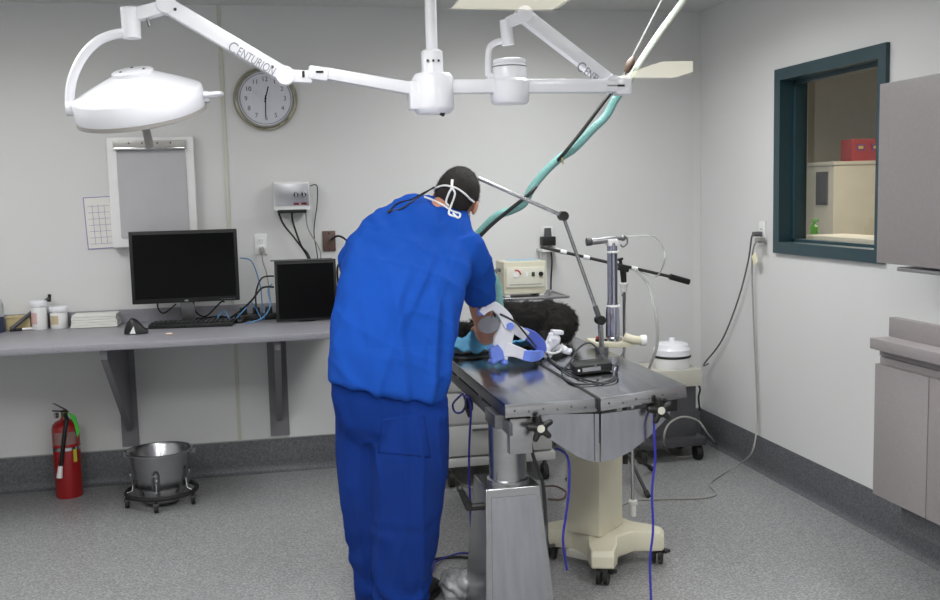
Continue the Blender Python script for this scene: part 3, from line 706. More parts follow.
# right-wall outlet with two plugs, cord and tag
ow = at(763, 233, x=XR)
outlet(ow, (-1, 0, 0), 'white wall outlet with grey plugs, left of the teal window', h_=.13)
wc = mat('cable_dark_grey', (96, 96, 98), .5)
def wp(px, py, off=.02): return at(px, py, x=XR-off)
b = MB(); b.box(wp(757, 234, .04), (.05, .03, .026), bev=.006); b.tube([wp(757, 234, .06), wp(752, 236, .05), wp(748, 262, .03), wp(738, 300, .03), wp(722, 340, .03), wp(704, 364, .05), (2.6, 5.5, at(704, 364, y=5.5).z)], .005, 8, smooth=8)
tag(b.build('power_cable', wc, origin=wp(757, 234, .03)), 'dark grey cord sweeping from the wall outlet down to the machine in the corner', 'cord')
b = MB(); b.box(wp(760, 240, .04), (.05, .035, .03), bev=.006)
fp = [at(px, py, z=.006) for px, py in ((738, 465), (722, 474), (710, 484), (716, 494), (700, 498), (660, 499), (632, 501), (610, 512), (590, 520))]
b.tube([wp(760, 240, .06), wp(754, 246, .05), wp(752, 268, .03), wp(754, 330, .02), wp(757, 400, .02), wp(757, 425, .025), wp(752, 452, .08)]+fp, .005, 8, smooth=8)
tag(b.build('power_cable', GREYC, origin=wp(760, 240, .03)), 'long grey cord dropping from the wall outlet and winding across the floor', 'cord')
tg = wp(755, 259, .045); R = Matrix.Rotation(-.5, 3, 'X')
tag(MB().box(tg, (.004, .05, .06), R, bev=.001).build('cord_tag', mat('yellowed_tag', (232, 226, 196), .6)), 'small pale tag taped to the cord below the right wall outlet', 'tag')

# ------------------------------------------------------------------ surgery table (V-top)
TX0, TX1, TX2, TY0, TY1, TZ = .82, 1.168, 1.51, 3.38, 4.97, .85
t = thing('surgery_table', ((TX0+TX2)/2, (TY0+TY1)/2, 0), 'stainless steel split-top surgery table on a steel pedestal and a cream wheeled column', 'operating table')
tilt = math.atan2(.03, .35)
def panel(x0, x1, z0, ang, name):
    L = x1-x0; R = Matrix.Rotation(-ang, 3, 'Y'); o = V((x0, 0, z0))
    def P(u, y, zz): return o+R@V((u, 0, zz))+V((0, y, 0))
    b = MB(); th = .004; rim = .008
    # dished top plate
    b.box(P(L/2, (TY0+TY1)/2, -.004), (L, TY1-TY0, .008), R, bev=.001)
    top = b.build(name, STEELT, t)
    ap = MB().box(P(L/2, TY0+.002, -.026), (L, .006, .044), R, bev=.001).build('front_flange', STEEL, top)
    MB().box(P(L/2, TY1-.002, -.026), (L, .006, .044), R, bev=.001).build('rear_flange', STEEL, top)
    xo = .003 if name == 'left_panel' else L-.003
    MB().box(P(xo, (TY0+TY1)/2, -.026), (.006, TY1-TY0-.01, .044), R, bev=.001).build('side_flange', STEELD, top)
    for k in range(6):
        c = P(L*(.1+k*.155), TY0-.001, -.024-.006*(k % 2)); MB().cyl(c, c+V((0, -.002, 0)), .0035, n=10).build('rivet', DGREY, top)
    return P
P1 = panel(TX0, TX1-.006, TZ, 0, 'left_panel'); P2 = panel(TX1+.006, TX2, TZ, tilt, 'right_panel')
MB().box((TX1, (TY0+TY1)/2-.005, TZ-.004), (.016, TY1-TY0+.01, .014), bev=.003).build('gap_strip', RUBBER, t)
MB().box((TX1, TY0-.006, TZ-.02), (.012, .012, .04), bev=.002).build('gap_strip', RUBBER, t)
# V end plates
yv = TY0+.045
pl = [(at(px, py, y=yv)) for px, py in ((536, 414), (537, 431), (548, 438), (562, 447), (578, 457), (590, 461), (599, 462), (599, 414))]
pr = [(at(px, py, y=yv)) for px, py in ((601, 414), (601, 462), (613, 460), (630, 452), (648, 438), (665, 420), (676, 404))]
MB().prism(pl, (0, 1, 0), .012).build('end_plate', STEELT, t); MB().prism(pr, (0, 1, 0), .012).build('end_plate', STEELT, t)
MB().box((TX1, yv+.006, (pl[5].z+TZ-.03)/2), (.003, .016, TZ-.03-pl[5].z)).build('hinge_seam', DGREY, t)
def vplate(y):
    c = V((TX1, y, 0)); return [V((p.x, y, p.z)) for p in pl[:-1]+[pr[k] for k in (1, 2, 3, 4, 5, 6)]]
MB().prism(vplate(TY1-.06), (0, 1, 0), .012).build('end_plate', STEELD, t)
# centre beam under the panels
MB().box((TX1+.03, (TY0+TY1)/2, TZ-.13), (.2, TY1-TY0-.3, .16), bev=.01).build('under_frame', STEELD, t)
# knobs
def knob(px, py, yk):
    c = at(px, py, y=yk); o = MB().cyl(c+V((0, .07, 0)), c+V((0, -.01, 0)), .026, n=20)
    for k in range(5):
        a = k*2*PI/5+.5; o.tube([c, c+V((.042*math.cos(a), -.004, .042*math.sin(a)))], (.014, .011), 10)
        o.ball(c+V((.042*math.cos(a), -.004, .042*math.sin(a))), .011, n=8)
    o = o.build('clamp_knob', BLACK, t); MB().cyl(c+V((0, -.008, 0)), c+V((0, -.016, 0)), .014, n=24).build('knob_cap', BEIGE, o)
knob(540, 428, TY0-.02); knob(660, 410, TY0-.02)
c = at(662, 404, y=TY0+.05); MB().box(c, (.1, .06, .05), bev=.006).build('clamp_block', BLACK, t)
# left accessory rail
b = MB(); b.box((TX0+.012, (TY0+TY1)/2-.02, TZ-.085), (.014, TY1-TY0+.02, .045), bev=.002)
b.build('accessory_rail', DGREY, t)
for yy in (TY0+.45, TY0+.9, TY1-.1): MB().box((TX0+.05, yy, TZ-.06), (.09, .05, .03), bev=.003).build('rail_bracket', STEELD, t)
# steel pedestal
yfr = 3.42
tl, tr = at(486, 491, y=yfr), at(540, 484, y=yfr); zped = (tl.z+tr.z)/2
tb_ = at(476, 474, z=zped); dep = tb_.y-yfr
bl, br = at(486.5, 590, y=yfr-.03), at(553, 590, y=yfr-.03)
k_ = zped/(zped-bl.z); xbl, xbr = tl.x+(bl.x-tl.x)*k_, tr.x+(br.x-tr.x)*k_
b = MB()
b.rings([[V((xbl, yfr-.04, 0)), V((xbr, yfr-.04, 0)), V((xbr+.01, yfr+dep+.05, 0)), V((xbl-.02, yfr+dep+.05, 0))],
         [V((tl.x, yfr, zped)), V((tr.x, yfr, zped)), V((tr.x, yfr+dep, zped)), V((tl.x, yfr+dep, zped))]])
b.build('pedestal', STEEL, t, bev=.004)
def pf(u, v):
    xl, xr_ = xbl+(tl.x-xbl)*v, xbr+(tr.x-xbr)*v; return V((xl+(xr_-xl)*u, yfr-.04+.04*v-.003, zped*v))
MB().prism([pf(.09, .03), pf(.91, .03), pf(.9, .94), pf(.1, .94)], (0, 1, 0), .0035).build('pedestal_panel', STEELT, t, smooth=False)
xcol, ycol = at(508, 480, y=yfr+dep*.45).x, yfr+dep*.45
zc1 = TZ-.1
MB().lathe((xcol, ycol, zped), [(.079, 0), (.079, .012), (.07, .016), (.07, zc1-zped), (0, zc1-zped)], 40).build('lift_column', STEEL, t)
MB().box((xcol+.025, ycol-.085, TZ-.125), (.085, .05, .13), bev=.003).build('column_bracket', STEEL, t)
MB().box((xcol, ycol, TZ-.075), (.13, .16, .05), bev=.004).build('column_head', STEELD, t)
# crank handle
yp = yfr+.16; ch = at(472, 507, y=yp-.1); xs = tl.x-.03
b = MB(); b.cyl((xs+.03, yp-.1, ch.z), (ch.x-.02, yp-.1, ch.z), .014); b.tube([(ch.x-.01, yp-.1, ch.z), at(460, 489, y=yp-.12)], (.016, .011), 12); b.ball(at(460, 489, y=yp-.12), .013)
b.build('crank_handle', BLACK, t)
# cream wheeled column
fc = at(603, 584, z=0); lc = at(551, 558, z=0); rc_ = at(657, 563, z=0)
ccx, ccy = 1.36, 4.06
CR = CREAM
zb0, zb1 = .07, .16
c1_ = at(577, 530, z=zb1+.01); 
# column corners taken from the picture: near vertical edge ~ px 601, left px 575, right px 637
near = at(600, 538, z=zb1+.0); lft = at(576, 526, z=zb1+.0); rgt = at(623, 524, z=zb1+.0)
ex1 = (rgt-near); ex2 = (lft-near)
ctr = near+(ex1+ex2)/2
u1 = ex1.normalized(); u2 = (ex2-u1*ex2.dot(u1)).normalized(); l1, l2 = ex1.length, ex2.dot(u2)
ctr = near+u1*l1/2+u2*l2/2
Rb = Matrix((u1, -u2, V((0, 0, 1)))).transposed()
if Rb.determinant() < 0: Rb = Matrix((u1, u2, V((0, 0, 1)))).transposed()
ztc = TZ-.2
MB().box((ctr.x, ctr.y, (zb1+ztc)/2), (l1, l2, ztc-zb1), Rb, bev=.008).build('mobile_column', CR, t, label='cream enamel column')
# base: star of four feet
ang0 = math.atan2(fc.y-ctr.y, fc.x-ctr.x)
feet = []
dirs = [fc, rc_, None, lc]
Rr = ((fc-ctr).xy.length)
feet = [V((fc.x, fc.y)), V((rc_.x, rc_.y)), V((2*ctr.x-fc.x, 2*ctr.y-fc.y)), V((lc.x, lc.y))]
feet[2] = feet[1]+feet[3]-feet[0]
cen = (feet[0]+feet[1]+feet[2]+feet[3])/4
out = []
for k in range(4):
    f_, g_ = feet[k], feet[(k+1) % 4]; d = (f_-cen).normalized(); n_ = V((-d.y, d.x))
    tip = f_+d*.03
    out += [f_-n_*.06-d*.03, tip-n_*.045, tip+n_*.045, f_+n_*.06-d*.03]
    m_ = (f_+g_)/2; dm = (cen-m_); out += [m_.lerp(f_, .3)+dm*.16, m_.lerp(g_, .3)+dm*.16]
if sum(out[i].x*out[(i+1) % len(out)].y-out[(i+1) % len(out)].x*out[i].y for i in range(len(out))) < 0: out.reverse()
b = MB()
def lvl(s_, z, dz=0):
    r_ = []
    for p in out:
        q_ = cen+(p-cen)*s_; far = (p-cen).length
        r_.append(V((q_.x, q_.y, z-(dz*max(0, far-.18)))))
    return r_
b.rings([lvl(.96, zb0), lvl(1, zb0+.008), lvl(1, zb1-.02, .12), lvl(.94, zb1, .15)])
base = b.build('mobile_base', CR, t, bev=.004, label='cream four-footed base')
MB().box((cen.x, cen.y, .062), (.3, .2, .03), Rb, bev=.004).build('base_tray', BEIGE, base)
for k, f_ in enumerate(feet):
    o = MB().cyl((f_.x, f_.y, zb0+.02), (f_.x, f_.y, .05), .016).build('caster', BLACK, t)
    dx = V((.5, .86, 0))
    w0 = V((f_.x, f_.y, .036))
    for s_ in (-1, 1): MB().cyl(w0+dx.cross(V((0, 0, 1)))*(.006*s_), w0+dx.cross(V((0, 0, 1)))*(.024*s_), .036, n=26).build('wheel', RUBBER, o)
    MB().box(w0+V((.03, -.02, .022)), (.035, .03, .012), Matrix.Rotation(.5, 3, 'Z'), bev=.003).build('brake_pedal', BLACK, o)
# fitting and thin post on the cream base
p = at(633, 514, z=zb1)
MB().lathe((p.x, p.y, zb1-.008), [(.014, 0), (.014, .05), (.02, .055), (.02, .07), (.008, .075), (0, .075)], 18).build('hose_fitting', WPLA, t)
MB().cyl((p.x, p.y, zb1+.06), (p.x, p.y, TZ-.06), .008).build('support_post', CHROME, t)

# cords tied to the rail and knobs
def cord(pts, lab, m=CORD, r=.0048, name='tie_cord', cat='cord', group=None):
    o = MB().tube(pts, r, 8, smooth=8).build(name, m, origin=V(pts[0])); return tag(o, lab, cat, group)
Yr = TY0+.28; r0 = lambda px, py, y=Yr: at(px, py, y=y)
xr = TX0-.012
def sp(px, py): return at(px, py, x=xr)
cord([sp(463, 394), sp(460, 396), sp(453, 404), sp(455, 412), sp(462, 412), sp(466, 403), sp(464, 396), sp(468, 397), sp(471, 408), sp(470, 430), sp(469, 460), sp(470, 500), at(472, 550, x=xr-.0), at(474, 590, x=xr), at(474, 612, x=xr)], 'royal blue tie cord looped on the left table rail and hanging to the floor')
c = sp(466, 404); MB().box(c+V((.012, 0, 0)), (.03, .05, .05), bev=.006).build('rail_cleat', BLACK, t)
MB().cyl(c+V((.0, -.02, -.02)), c+V((0, -.07, -.035)), .009).build('cleat_lever', BLACK, t)
yk = TY0+.03
cord([at(556, 448, y=TY0+.09), at(568, 458, y=TY0+.09), at(569, 490, y=TY0+.09), at(566, 515, y=TY0+.1), at(563, 540, y=TY0+.1), at(567, 570, y=TY0+.12)], 'navy blue tie cord hanging between the steel pedestal and cream base')
cord([at(654, 414, y=TY0+.02), at(654, 430, y=TY0+.0), at(655, 460, y=TY0), at(652, 490, y=TY0), at(653, 530, y=TY0), at(650, 560, y=TY0), at(651, 600, y=TY0+.0), at(651, 612, y=TY0)], 'navy blue tie cord hanging from the right table knob past the frame bottom')
cord([at(432, 572, z=.01), at(436, 562, z=.01), at(450, 556, z=.008), at(462, 553, z=.008), at(475, 554, z=.008)], 'short blue cord on the floor beside the standing person', r=.0045)
cord([at(420, 563, z=.006), at(436, 559, z=.006), at(455, 557, z=.006), at(470, 558, z=.008), at(478, 559, z=.012)], 'black cable on the floor between the person and the steel pedestal', BLACK, .006, 'floor_cable', 'cable')
# black foot-pedal cable + tube from table to floor between pedestal and base
cord([at(530, 440, y=3.75), at(533, 455, y=3.78), at(538, 470, y=3.8), at(543, 485, y=3.8), at(546, 520, y=3.8), at(548, 545, y=3.8), at(560, 540, z=.01), at(572, 524, z=.01)], 'dark grey flat hose hanging behind the steel pedestal', DGREY, .008, 'drain_hose', 'hose')
cord([at(545, 486, z=.006), at(556, 486, z=.006), at(566, 492, z=.006), at(562, 499, z=.006), at(548, 499, z=.006)], 'thin brown cable loop on the floor behind the pedestal', BROWN, .005, 'floor_cable', 'cable')
cord([at(447, 470, z=.006), at(460, 482, z=.006), at(472, 488, z=.006), at(480, 490, z=.006)], 'pale cable on the floor left of the steel pedestal', GREYC, .005, 'floor_cable', 'cable')

# crumpled clear bag by the shoe
pb = at(462, 600, z=0)
o = MB().ball((0, 0, 0), (.075, .085, .055), n=60).build('plastic_bag', mat('cloudy_bag', (176, 178, 180), .12, trans=.45, spec=.7), origin=(0, 0, 0))
for v in o.data.vertices:
    n_ = abs(noise.noise(v.co*16))*.05-.01+abs(noise.noise(v.co*40+V((3, 1, 2))))*.02; v.co += v.co.normalized()*n_; v.co.z = max(v.co.z+.055, 0.002)
o.location = (pb.x, pb.y+.02, 0); tag(o, 'crumpled clear plastic bag on the floor beside the black shoe', 'plastic bag')

# ------------------------------------------------------------------ steel cart with the pump, behind the table
gz0 = at(525, 293, y=5.45).z
kx0, kx1, ky0, ky1 = at(440, 420, y=5.2).x+.02, at(556, 294, y=5.35).x, 5.22, 5.66
t = thing('instrument_cart', ((kx0+kx1)/2, (ky0+ky1)/2, 0), 'pale grey drawer cart on casters with a raised steel tray, behind the surgery table', 'cart')
bodx1 = at(478, 420, y=ky0).x+.42
bz0, bz1 = .17, .72
CART = mat('cart_grey', (196, 196, 194), .4)
MB().box(((kx0+bodx1)/2, (ky0+ky1)/2, (bz0+bz1)/2), (bodx1-kx0, ky1-ky0, bz1-bz0), bev=.006).build('body', CART, t)
for k in range(3):
    zc = bz0+.09+k*.18
    o = MB().box(((kx0+bodx1)/2, ky0-.008, zc), (bodx1-kx0-.03, .016, .165), bev=.004).build('drawer', CART, t)
    MB().box(((kx0+bodx1)/2, ky0-.022, zc+.06), (.3, .014, .012), bev=.003).build('handle', STEELD, o)
MB().box(((kx0+bodx1)/2, (ky0+ky1)/2, .14), (bodx1-kx0+.03, ky1-ky0+.03, .05), bev=.006).build('base', CART, t)
for (xx, yy) in ((kx0+.04, ky0+.02), (bodx1-.04, ky0+.02), (kx0+.04, ky1-.04), (bodx1-.04, ky1-.04)):
    o = MB().cyl((xx, yy, .12), (xx, yy, .07), .012).build('caster', DGREY, t); MB().cyl((xx-.014, yy, .045), (xx+.014, yy, .045), .045, n=24).build('wheel', RUBBER, o)
# steel tray carried on posts above the cart, for the pump
tx0, tx1 = at(478, 296, y=5.4).x, at(562, 294, y=5.4).x; tyc = 5.45; tz = at(525, 297, y=5.35).z
sh_ = MB().box(((tx0+tx1)/2, tyc, tz-.006), (tx1-tx0, .36, .008), bev=.003).build('shelf', STEEL, t)
MB().tube([(tx0, tyc-.18, tz), (tx1, tyc-.18, tz), (tx1, tyc+.18, tz), (tx0, tyc+.18, tz)], .007, 8, closed=True).build('rail', CHROME, sh_)
for xx in (tx0+.04, bodx1-.04): MB().cyl((xx, tyc+.1, tz-.01), (xx, tyc+.1, bz1-.005), .009).build('post', CHROME, t)
MB().box((at(546, 310, y=5.6).x, tyc+.1, tz-.05), (.05, .05, .06), bev=.004).build('clamp_block', STEELD, t)
# pump
m0, m1 = at(503, 262, y=5.4), at(546, 290, y=5.4); mcx = (m0.x+m1.x)/2
t = thing('infusion_pump', (mcx, 5.48, tz), 'beige square warming pump with a round gauge, standing on the steel tray', 'pump')
pw, ph = m1.x-m0.x, m0.z-tz-.012
MB().box((mcx, 5.49, tz+.012+ph/2), (pw, .2, ph), bev=.012).build('housing', mat('aged_plastic', (200, 196, 176), .45), t)
MB().box((mcx, 5.385, tz+.02+ph*.48), (pw*.9, .01, ph*.6), bev=.003).build('front_panel', mat('panel_cream', (212, 210, 196), .4), t)
for s_ in (-1, 1): MB().box((mcx+s_*pw*.4, 5.49, tz+.006), (.03, .18, .014), bev=.003).build('foot', WPLA, t)
MB().box((mcx+.01, 5.5, tz+.0125+ph), (pw*.7, .12, .004), bev=.001).build('top_label', mat('blue_label', (150, 180, 200), .5), t)
g = V((mcx-pw*.22, 5.379, tz+.02+ph*.56))
b = MB(); pts = [g+V((.026*math.cos(a), 0, .026*math.sin(a))) for a in [PI*k/12 for k in range(13)]]; b.tube(pts[:8], .004, 6); o = b.build('gauge_arc', mat('red_arc', (190, 60, 70), .5), t)
MB().lathe(g, [(.017, 0), (.017, .003)], 24, axis=(0, -1, 0)).build('gauge', WPLA, t)
MB().box((mcx+pw*.03, 5.379, g.z), (.014, .004, .022)).build('switch', WPLA, t); MB().box((mcx+pw*.18, 5.379, g.z), (.018, .006, .024), bev=.002).build('switch', mat('green_switch', (36, 60, 44), .4), t)
MB().lathe((mcx+pw*.36, 5.381, g.z), [(.013, 0), (.013, .01), (0, .01)], 20, axis=(0, -1, 0)).build('dial', BLACK, t)
b = MB(); b.box((mcx, 5.379, tz+.02+ph*.26), (pw*.75, .002, .004)); b.build('print', mat('fine_print', (140, 140, 136), .6), t, smooth=False)
b = MB().tube([at(504, 272, y=5.47), at(497, 270, y=5.47), at(492, 280, y=5.46), at(488, 292, y=5.45), V((at(486, 296, y=5.5).x, 5.5, tz+.006))], .011, 12, smooth=8)
tag(b.build('pump_hose', mat('dark_grey_hose', (90, 92, 94), .5)), 'short dark grey hose curling from the left side of the beige pump', 'hose')
# outlet + black adapter on the back wall
oc2 = at(547, 236, y=D)
outlet(oc2, (0, -1, 0), 'white wall outlet with a black adapter, above the beige pump', plugs=False)
a = at(548, 241, y=D-.05)
t = thing('power_adapter', (a.x, D-.012, a.z), 'black power adapter plugged into the wall outlet above the pump', 'adapter')
MB().box((a.x, D-.046, a.z), (.085, .066, .055), bev=.006).build('body', BLACK, t)
a2 = at(548, 233, y=D-.05); MB().cyl((a2.x, D-.045, a.z+.026), (a2.x, D-.045, a2.z+.03), .024, .02).build('collar', DGREY, t)
sh = at(548, 249.5, y=D-.06); w2 = at(558, 249, y=D-.06).x-at(540, 249, y=D-.06).x
tag(MB().box((sh.x, D-.065, sh.z), (w2, .125, .018), bev=.003).build('wall_shelf', WPLA), 'tiny white bracket shelf on the wall under the black adapter', 'shelf')
tag(MB().box((at(543, 270, y=D).x, D-.012, (sh.z-.01+.96)/2), (.04, .02, sh.z-.01-.96), bev=.003).build('cable_duct', WPLA), 'white vertical cable duct below the small bracket shelf', 'cable duct')
tag(MB().tube([at(551, 252, y=D-.03), at(552, 262, y=D-.02), at(551, 285, y=D-.02), at(551, 330, y=D-.02), V((at(551, 340, y=D).x, D-.03, .6)), V((at(551, 340, y=D).x, D-.05, .03))], .005, 8, smooth=6).build('power_cable', BLACK), 'black cable running down the wall below the black adapter', 'cord')

# ------------------------------------------------------------------ boom stand with black bar
ms = V((1.905, 5.0, 0))
p = at(624, 300, y=5.0); ms.x = p.x
t = thing('boom_stand', ms, 'black boom stand on three folding legs with a long slanted bar, behind the table', 'stand')
jt = at(623, 268, y=5.0)
MB().cyl((ms.x, 5.0, .12), (ms.x, 5.0, .62), .014).build('lower_pole', BLACK, t)
MB().cyl((ms.x, 5.0, .6), (ms.x, 5.0, jt.z-.03), .009).build('upper_pole', CHROME, t)
zw = at(625, 288, y=5.0).z
MB().lathe((ms.x, 5.0, zw-.03), [(.013, 0), (.02, .02), (.022, .045), (.026, .05), (.026, .06), (0, .06)], 24).build('white_collar', WPLA, t)
b = MB(); b.cyl((ms.x, 5.0, zw+.03), jt, .015, .018); b.box(jt, (.06, .04, .035), Matrix.Rotation(.25, 3, 'Y'), bev=.006); b.cyl(jt+V((-.01, 0, .01)), jt+V((-.015, 0, .045)), .009); b.cyl(jt+V((-.03, 0, .045)), jt+V((0, 0, .05)), .007)
b.build('clutch', BLACK, t)
e0_, e1_ = at(541, 247, y=5.0), at(689, 282, y=5.0); e1_.y = 5.0
bar = MB().cyl(e0_, at(672, 277, y=5.0), .0085, n=14).build('boom_bar', mat('dark_bar', (48, 46, 46), .4), t)
MB().cyl(at(670, 276.6, y=5.0), e1_, .016, n=18).build('boom_grip', BLACK, bar)
for px, py in ((563, 252), (586, 257.5), (634, 268.5)):
    q = at(px, py, y=5.0); d = (e1_-e0_).normalized(); MB().cyl(q-d*.017, q+d*.017, .013, n=16).build('bar_clip', WPLA, bar)
for k, (fx_, fy_) in enumerate((at(652, 472, z=0)[:2], (ms.x-.3, 5.12), (ms.x+.02, 4.72))):
    leg = MB().cyl((ms.x, 5.0, .2), (fx_, fy_, .018), .009).build('leg', BLACK, t)
    d = (V((fx_, fy_, .018))-V((ms.x, 5.0, .2))).normalized(); MB().cyl(V((fx_, fy_, .018))-d*.035, V((fx_, fy_, .018)), .014).build('foot', RUBBER, leg)
MB().cyl((ms.x, 5.0, .17), (ms.x, 5.0, .23), .022).build('leg_hub', BLACK, t)
# thin tubes by the boom
def clear(pts, lab, r=.007): return tag(MB().tube(pts, r, 8, smooth=8).build('clear_tube', mat('milky_tube', (204, 206, 202), .3, alpha=.55)), lab, 'tube')
bz_ = TZ+.045

# ------------------------------------------------------------------ white base with column, handle and articulated arm, at the far right of the table
AY = 4.3
pb = at(613, 352, y=AY); zbase = TZ+(pb.x-TX1)*math.tan(tilt)
t = thing('ventilator_post', (pb.x, AY, zbase), 'ribbed post with a grey top handle on a white base at the far table corner', 'medical post')
tb = max(pb.z, zbase+.03)
xw1 = at(592, 350, y=AY).x; xw2 = at(640, 350, y=AY).x
MB().box(((xw1+xw2)/2-.02, AY+.03, (zbase+tb)/2), (xw2-xw1-.05, .16, tb-zbase), bev=.01).build('base', CREAM, t)
MB().cyl((at(599, 342, y=AY).x, AY-.01, tb), (at(599, 342, y=AY).x, AY-.01, tb+.012), .02).build('button_seat', BLACK, t)
MB().cyl((at(599, 342, y=AY).x, AY-.01, tb+.01), (at(599, 342, y=AY).x, AY-.01, tb+.022), .016).build('red_button', mat('red_knob', (180, 24, 26), .4), t, label='red push button')
top = at(611, 240, y=AY)
rib = []; L = top.z-tb
rr_ = .0235
prof = [(.045, 0), (.045, .01), (.035, .014), (.03, .02)]
MB().lathe((pb.x, AY, tb), prof+[(0, .02)], 30).build('flange', CHROME, t)
MB().lathe((pb.x, AY, tb+.018), [(.033, 0), (.031, .12), (rr_, .16), (rr_, L-.03), (0, L-.03)], 30).build('column', mat('lilac_steel', (172, 174, 190), .25, .9), t)
for s_ in (-.012, .012): MB().box((pb.x+s_, AY-rr_+.0, tb+.16+(L-.2)/2), (.004, .006, L-.22)).build('track', DGREY, t, smooth=False)
for zz in (at(611, 253, y=AY).z, at(611, 307, y=AY).z): MB().lathe((pb.x+.004, AY, zz), [(.03, 0), (.032, .004), (.03, .01)], 24).build('tie_band', WPLA, t)
h0, h1 = at(587, 242, y=AY), at(612, 239, y=AY)
b = MB(); b.cyl(h0, h1+V((.02, 0, 0)), .017, .015); b.build('top_handle', STEEL, t)
MB().cyl(h0-V((.002, 0, 0)), h0+V((.02, 0, .001)), .0185).build('handle_cap', DGREY, t)
MB().box((pb.x, AY, top.z-.012), (.05, .045, .03), bev=.006).build('head_block', WPLA, t)
b = MB(); q = at(623, 238, y=AY); b.ball(q, .014); b.cyl(h1, q, .009); b.tube([q+V((0, 0, .01)), q+V((.018, 0, .0)), q+V((.02, 0, -.025)), q+V((.0, 0, -.04)), q+V((-.012, 0, -.03))], .004, 8, smooth=4)
b.build('spring_hook', STEELD, t)
clear([at(625, 237, y=AY), at(640, 236, y=AY), at(655, 237, y=AY), at(664, 250, y=AY), at(664, 262, y=AY), at(657, 276, y=AY+.2), at(646, 274, y=4.98), at(637, 270, y=5.0)], 'clear tube arching right from the top of the ribbed post', .004)
clear([at(636, 270, y=4.98), at(648, 285, y=4.97), at(656, 315, y=4.9), at(657, 345, y=4.95), at(650, 366, y=5.1), at(648, 372, y=5.3)], 'clear corrugated tube curving down from the black bar to the corner machine', .0085)
# glass cylinder with black cable near pole
q0_, q1_ = at(622, 290, y=4.75), at(622, 352, y=4.75)
b = MB(); b.cyl((q0_.x-.004, 4.62, at(618, 292, y=4.62).z), (q0_.x-.012, 4.62, zbase+.03), .006); 
pw0 = at(619, 345, y=4.55)
tag(MB().tube([at(622, 296, y=4.5), at(625, 294, y=4.5), at(624, 320, y=4.5), at(624, 345, y=4.5), at(622, 355, y=4.46), at(614, 360, y=4.4), at(603, 362, y=4.3), V((at(595, 366, z=zbase+.03)))], .0045, 8, smooth=6).build('sensor_cable', DGREY), 'dark grey cable dropping beside the ribbed post to the black box', 'cable')
tag(MB().tube([at(616, 300, y=4.56), at(615, 318, y=4.56), at(614, 346, y=4.56)], (.007, .012), 10, smooth=4).build('black_strap', BLACK), 'narrow black strap hanging just right of the ribbed post', 'strap')
b = MB(); q = at(630, 357, y=AY+.02)
o = thing('white_connector', (q.x+.03, AY+.02, zbase), 'white elbow connector lying at the right of the post base', 'connector')
zq = zbase+.03
MB().tube([(q.x-.05, AY-.04, zq+.02), (q.x-.01, AY-.05, zq+.005), (q.x+.03, AY-.05, zq)], .02, 14, smooth=5).build('elbow', CREAM, o)
MB().cyl((q.x+.025, AY-.05, zq), (q.x+.05, AY-.055, zq), .025).build('port', WPLA, o)
# articulated arm
AA = 4.22
ax = at(603, 345, y=AA)
za = TZ+(ax.x-TX1)*math.tan(tilt)
t = thing('articulated_arm', (ax.x, AA, za), 'slim jointed steel arm rising from the table behind the person\'s head', 'arm')
j1 = at(600, 320, y=AA); j2 = at(563, 216, y=AA); j3 = at(478, 178, y=AA)
MB().cyl((ax.x-.005, AA, za), (ax.x-.005, AA, za+.02), .03).build('base', STEELD, t)
MB().cyl((ax.x-.005, AA, za+.015), j1, .012, n=16).build('lower_post', STEEL, t)
MB().cyl(j1, j2, .008, n=14).build('forearm', STEEL, t)
MB().cyl(j1+(j2-j1)*.02, j1+(j2-j1)*.14, .012, n=14).build('sleeve', STEELD, t)
MB().cyl(j2, j3, .0085, n=14).build('upper_arm', STEEL, t)
for j in (j1, j2): MB().cyl(j-V((0, .022, 0)), j+V((0, .022, 0)), .021, n=20).build('joint_knob', BLACK, t)

# ------------------------------------------------------------------ corner machine with white canister
Yf = 5.35
n0, n1 = at(646, 372, y=Yf), at(703, 386, y=Yf)
t = thing('suction_machine', ((n0.x+n1.x)/2, 5.5, 0), 'dark grey wheeled suction machine with a beige top in the far corner', 'medical machine')
xa, xb_ = at(638, 380, y=Yf).x, n1.x-.005
zt_, zm_ = at(700, 366, y=Yf).z, at(700, 386, y=Yf).z
zt_ = at(680, 372, y=Yf).z+.012
MB().box(((xa+xb_)/2, Yf+.15, (zt_+zm_)/2), (xb_-xa, .3, zt_-zm_), bev=.008).build('top_housing', BEIGE, t)
MB().box(((xa+xb_)/2+.005, Yf+.17, (zm_+.14)/2+.0), (xb_-xa-.05, .26, zm_-.14), bev=.006).build('cabinet', DGREY, t)
MB().box(((xa+xb_)/2+.01, Yf+.15, .115), (xb_-xa+.02, .34, .05), bev=.01).build('base', mat('charcoal_base', (58, 58, 62), .5), t)
for xx in (xa+.03, xb_-.02):
    for yy in (Yf+.02, Yf+.29):
        o = MB().cyl((xx, yy, .1), (xx, yy, .06), .012).build('caster', DGREY, t); MB().cyl((xx-.018, yy, .046), (xx+.018, yy, .046), .045, n=24).build('wheel', RUBBER, o)
q = at(705, 392, y=Yf+.1); b = MB(); b.tube([(n1.x-.01, Yf+.05, zm_-.0), (n1.x+.005, Yf+.05, zm_-.03), (n1.x-.005, Yf+.05, zm_-.08), (n1.x+.004, Yf+.05, zm_-.16)], .006, 8, smooth=5); b.build('hook_strap', BLACK, t)
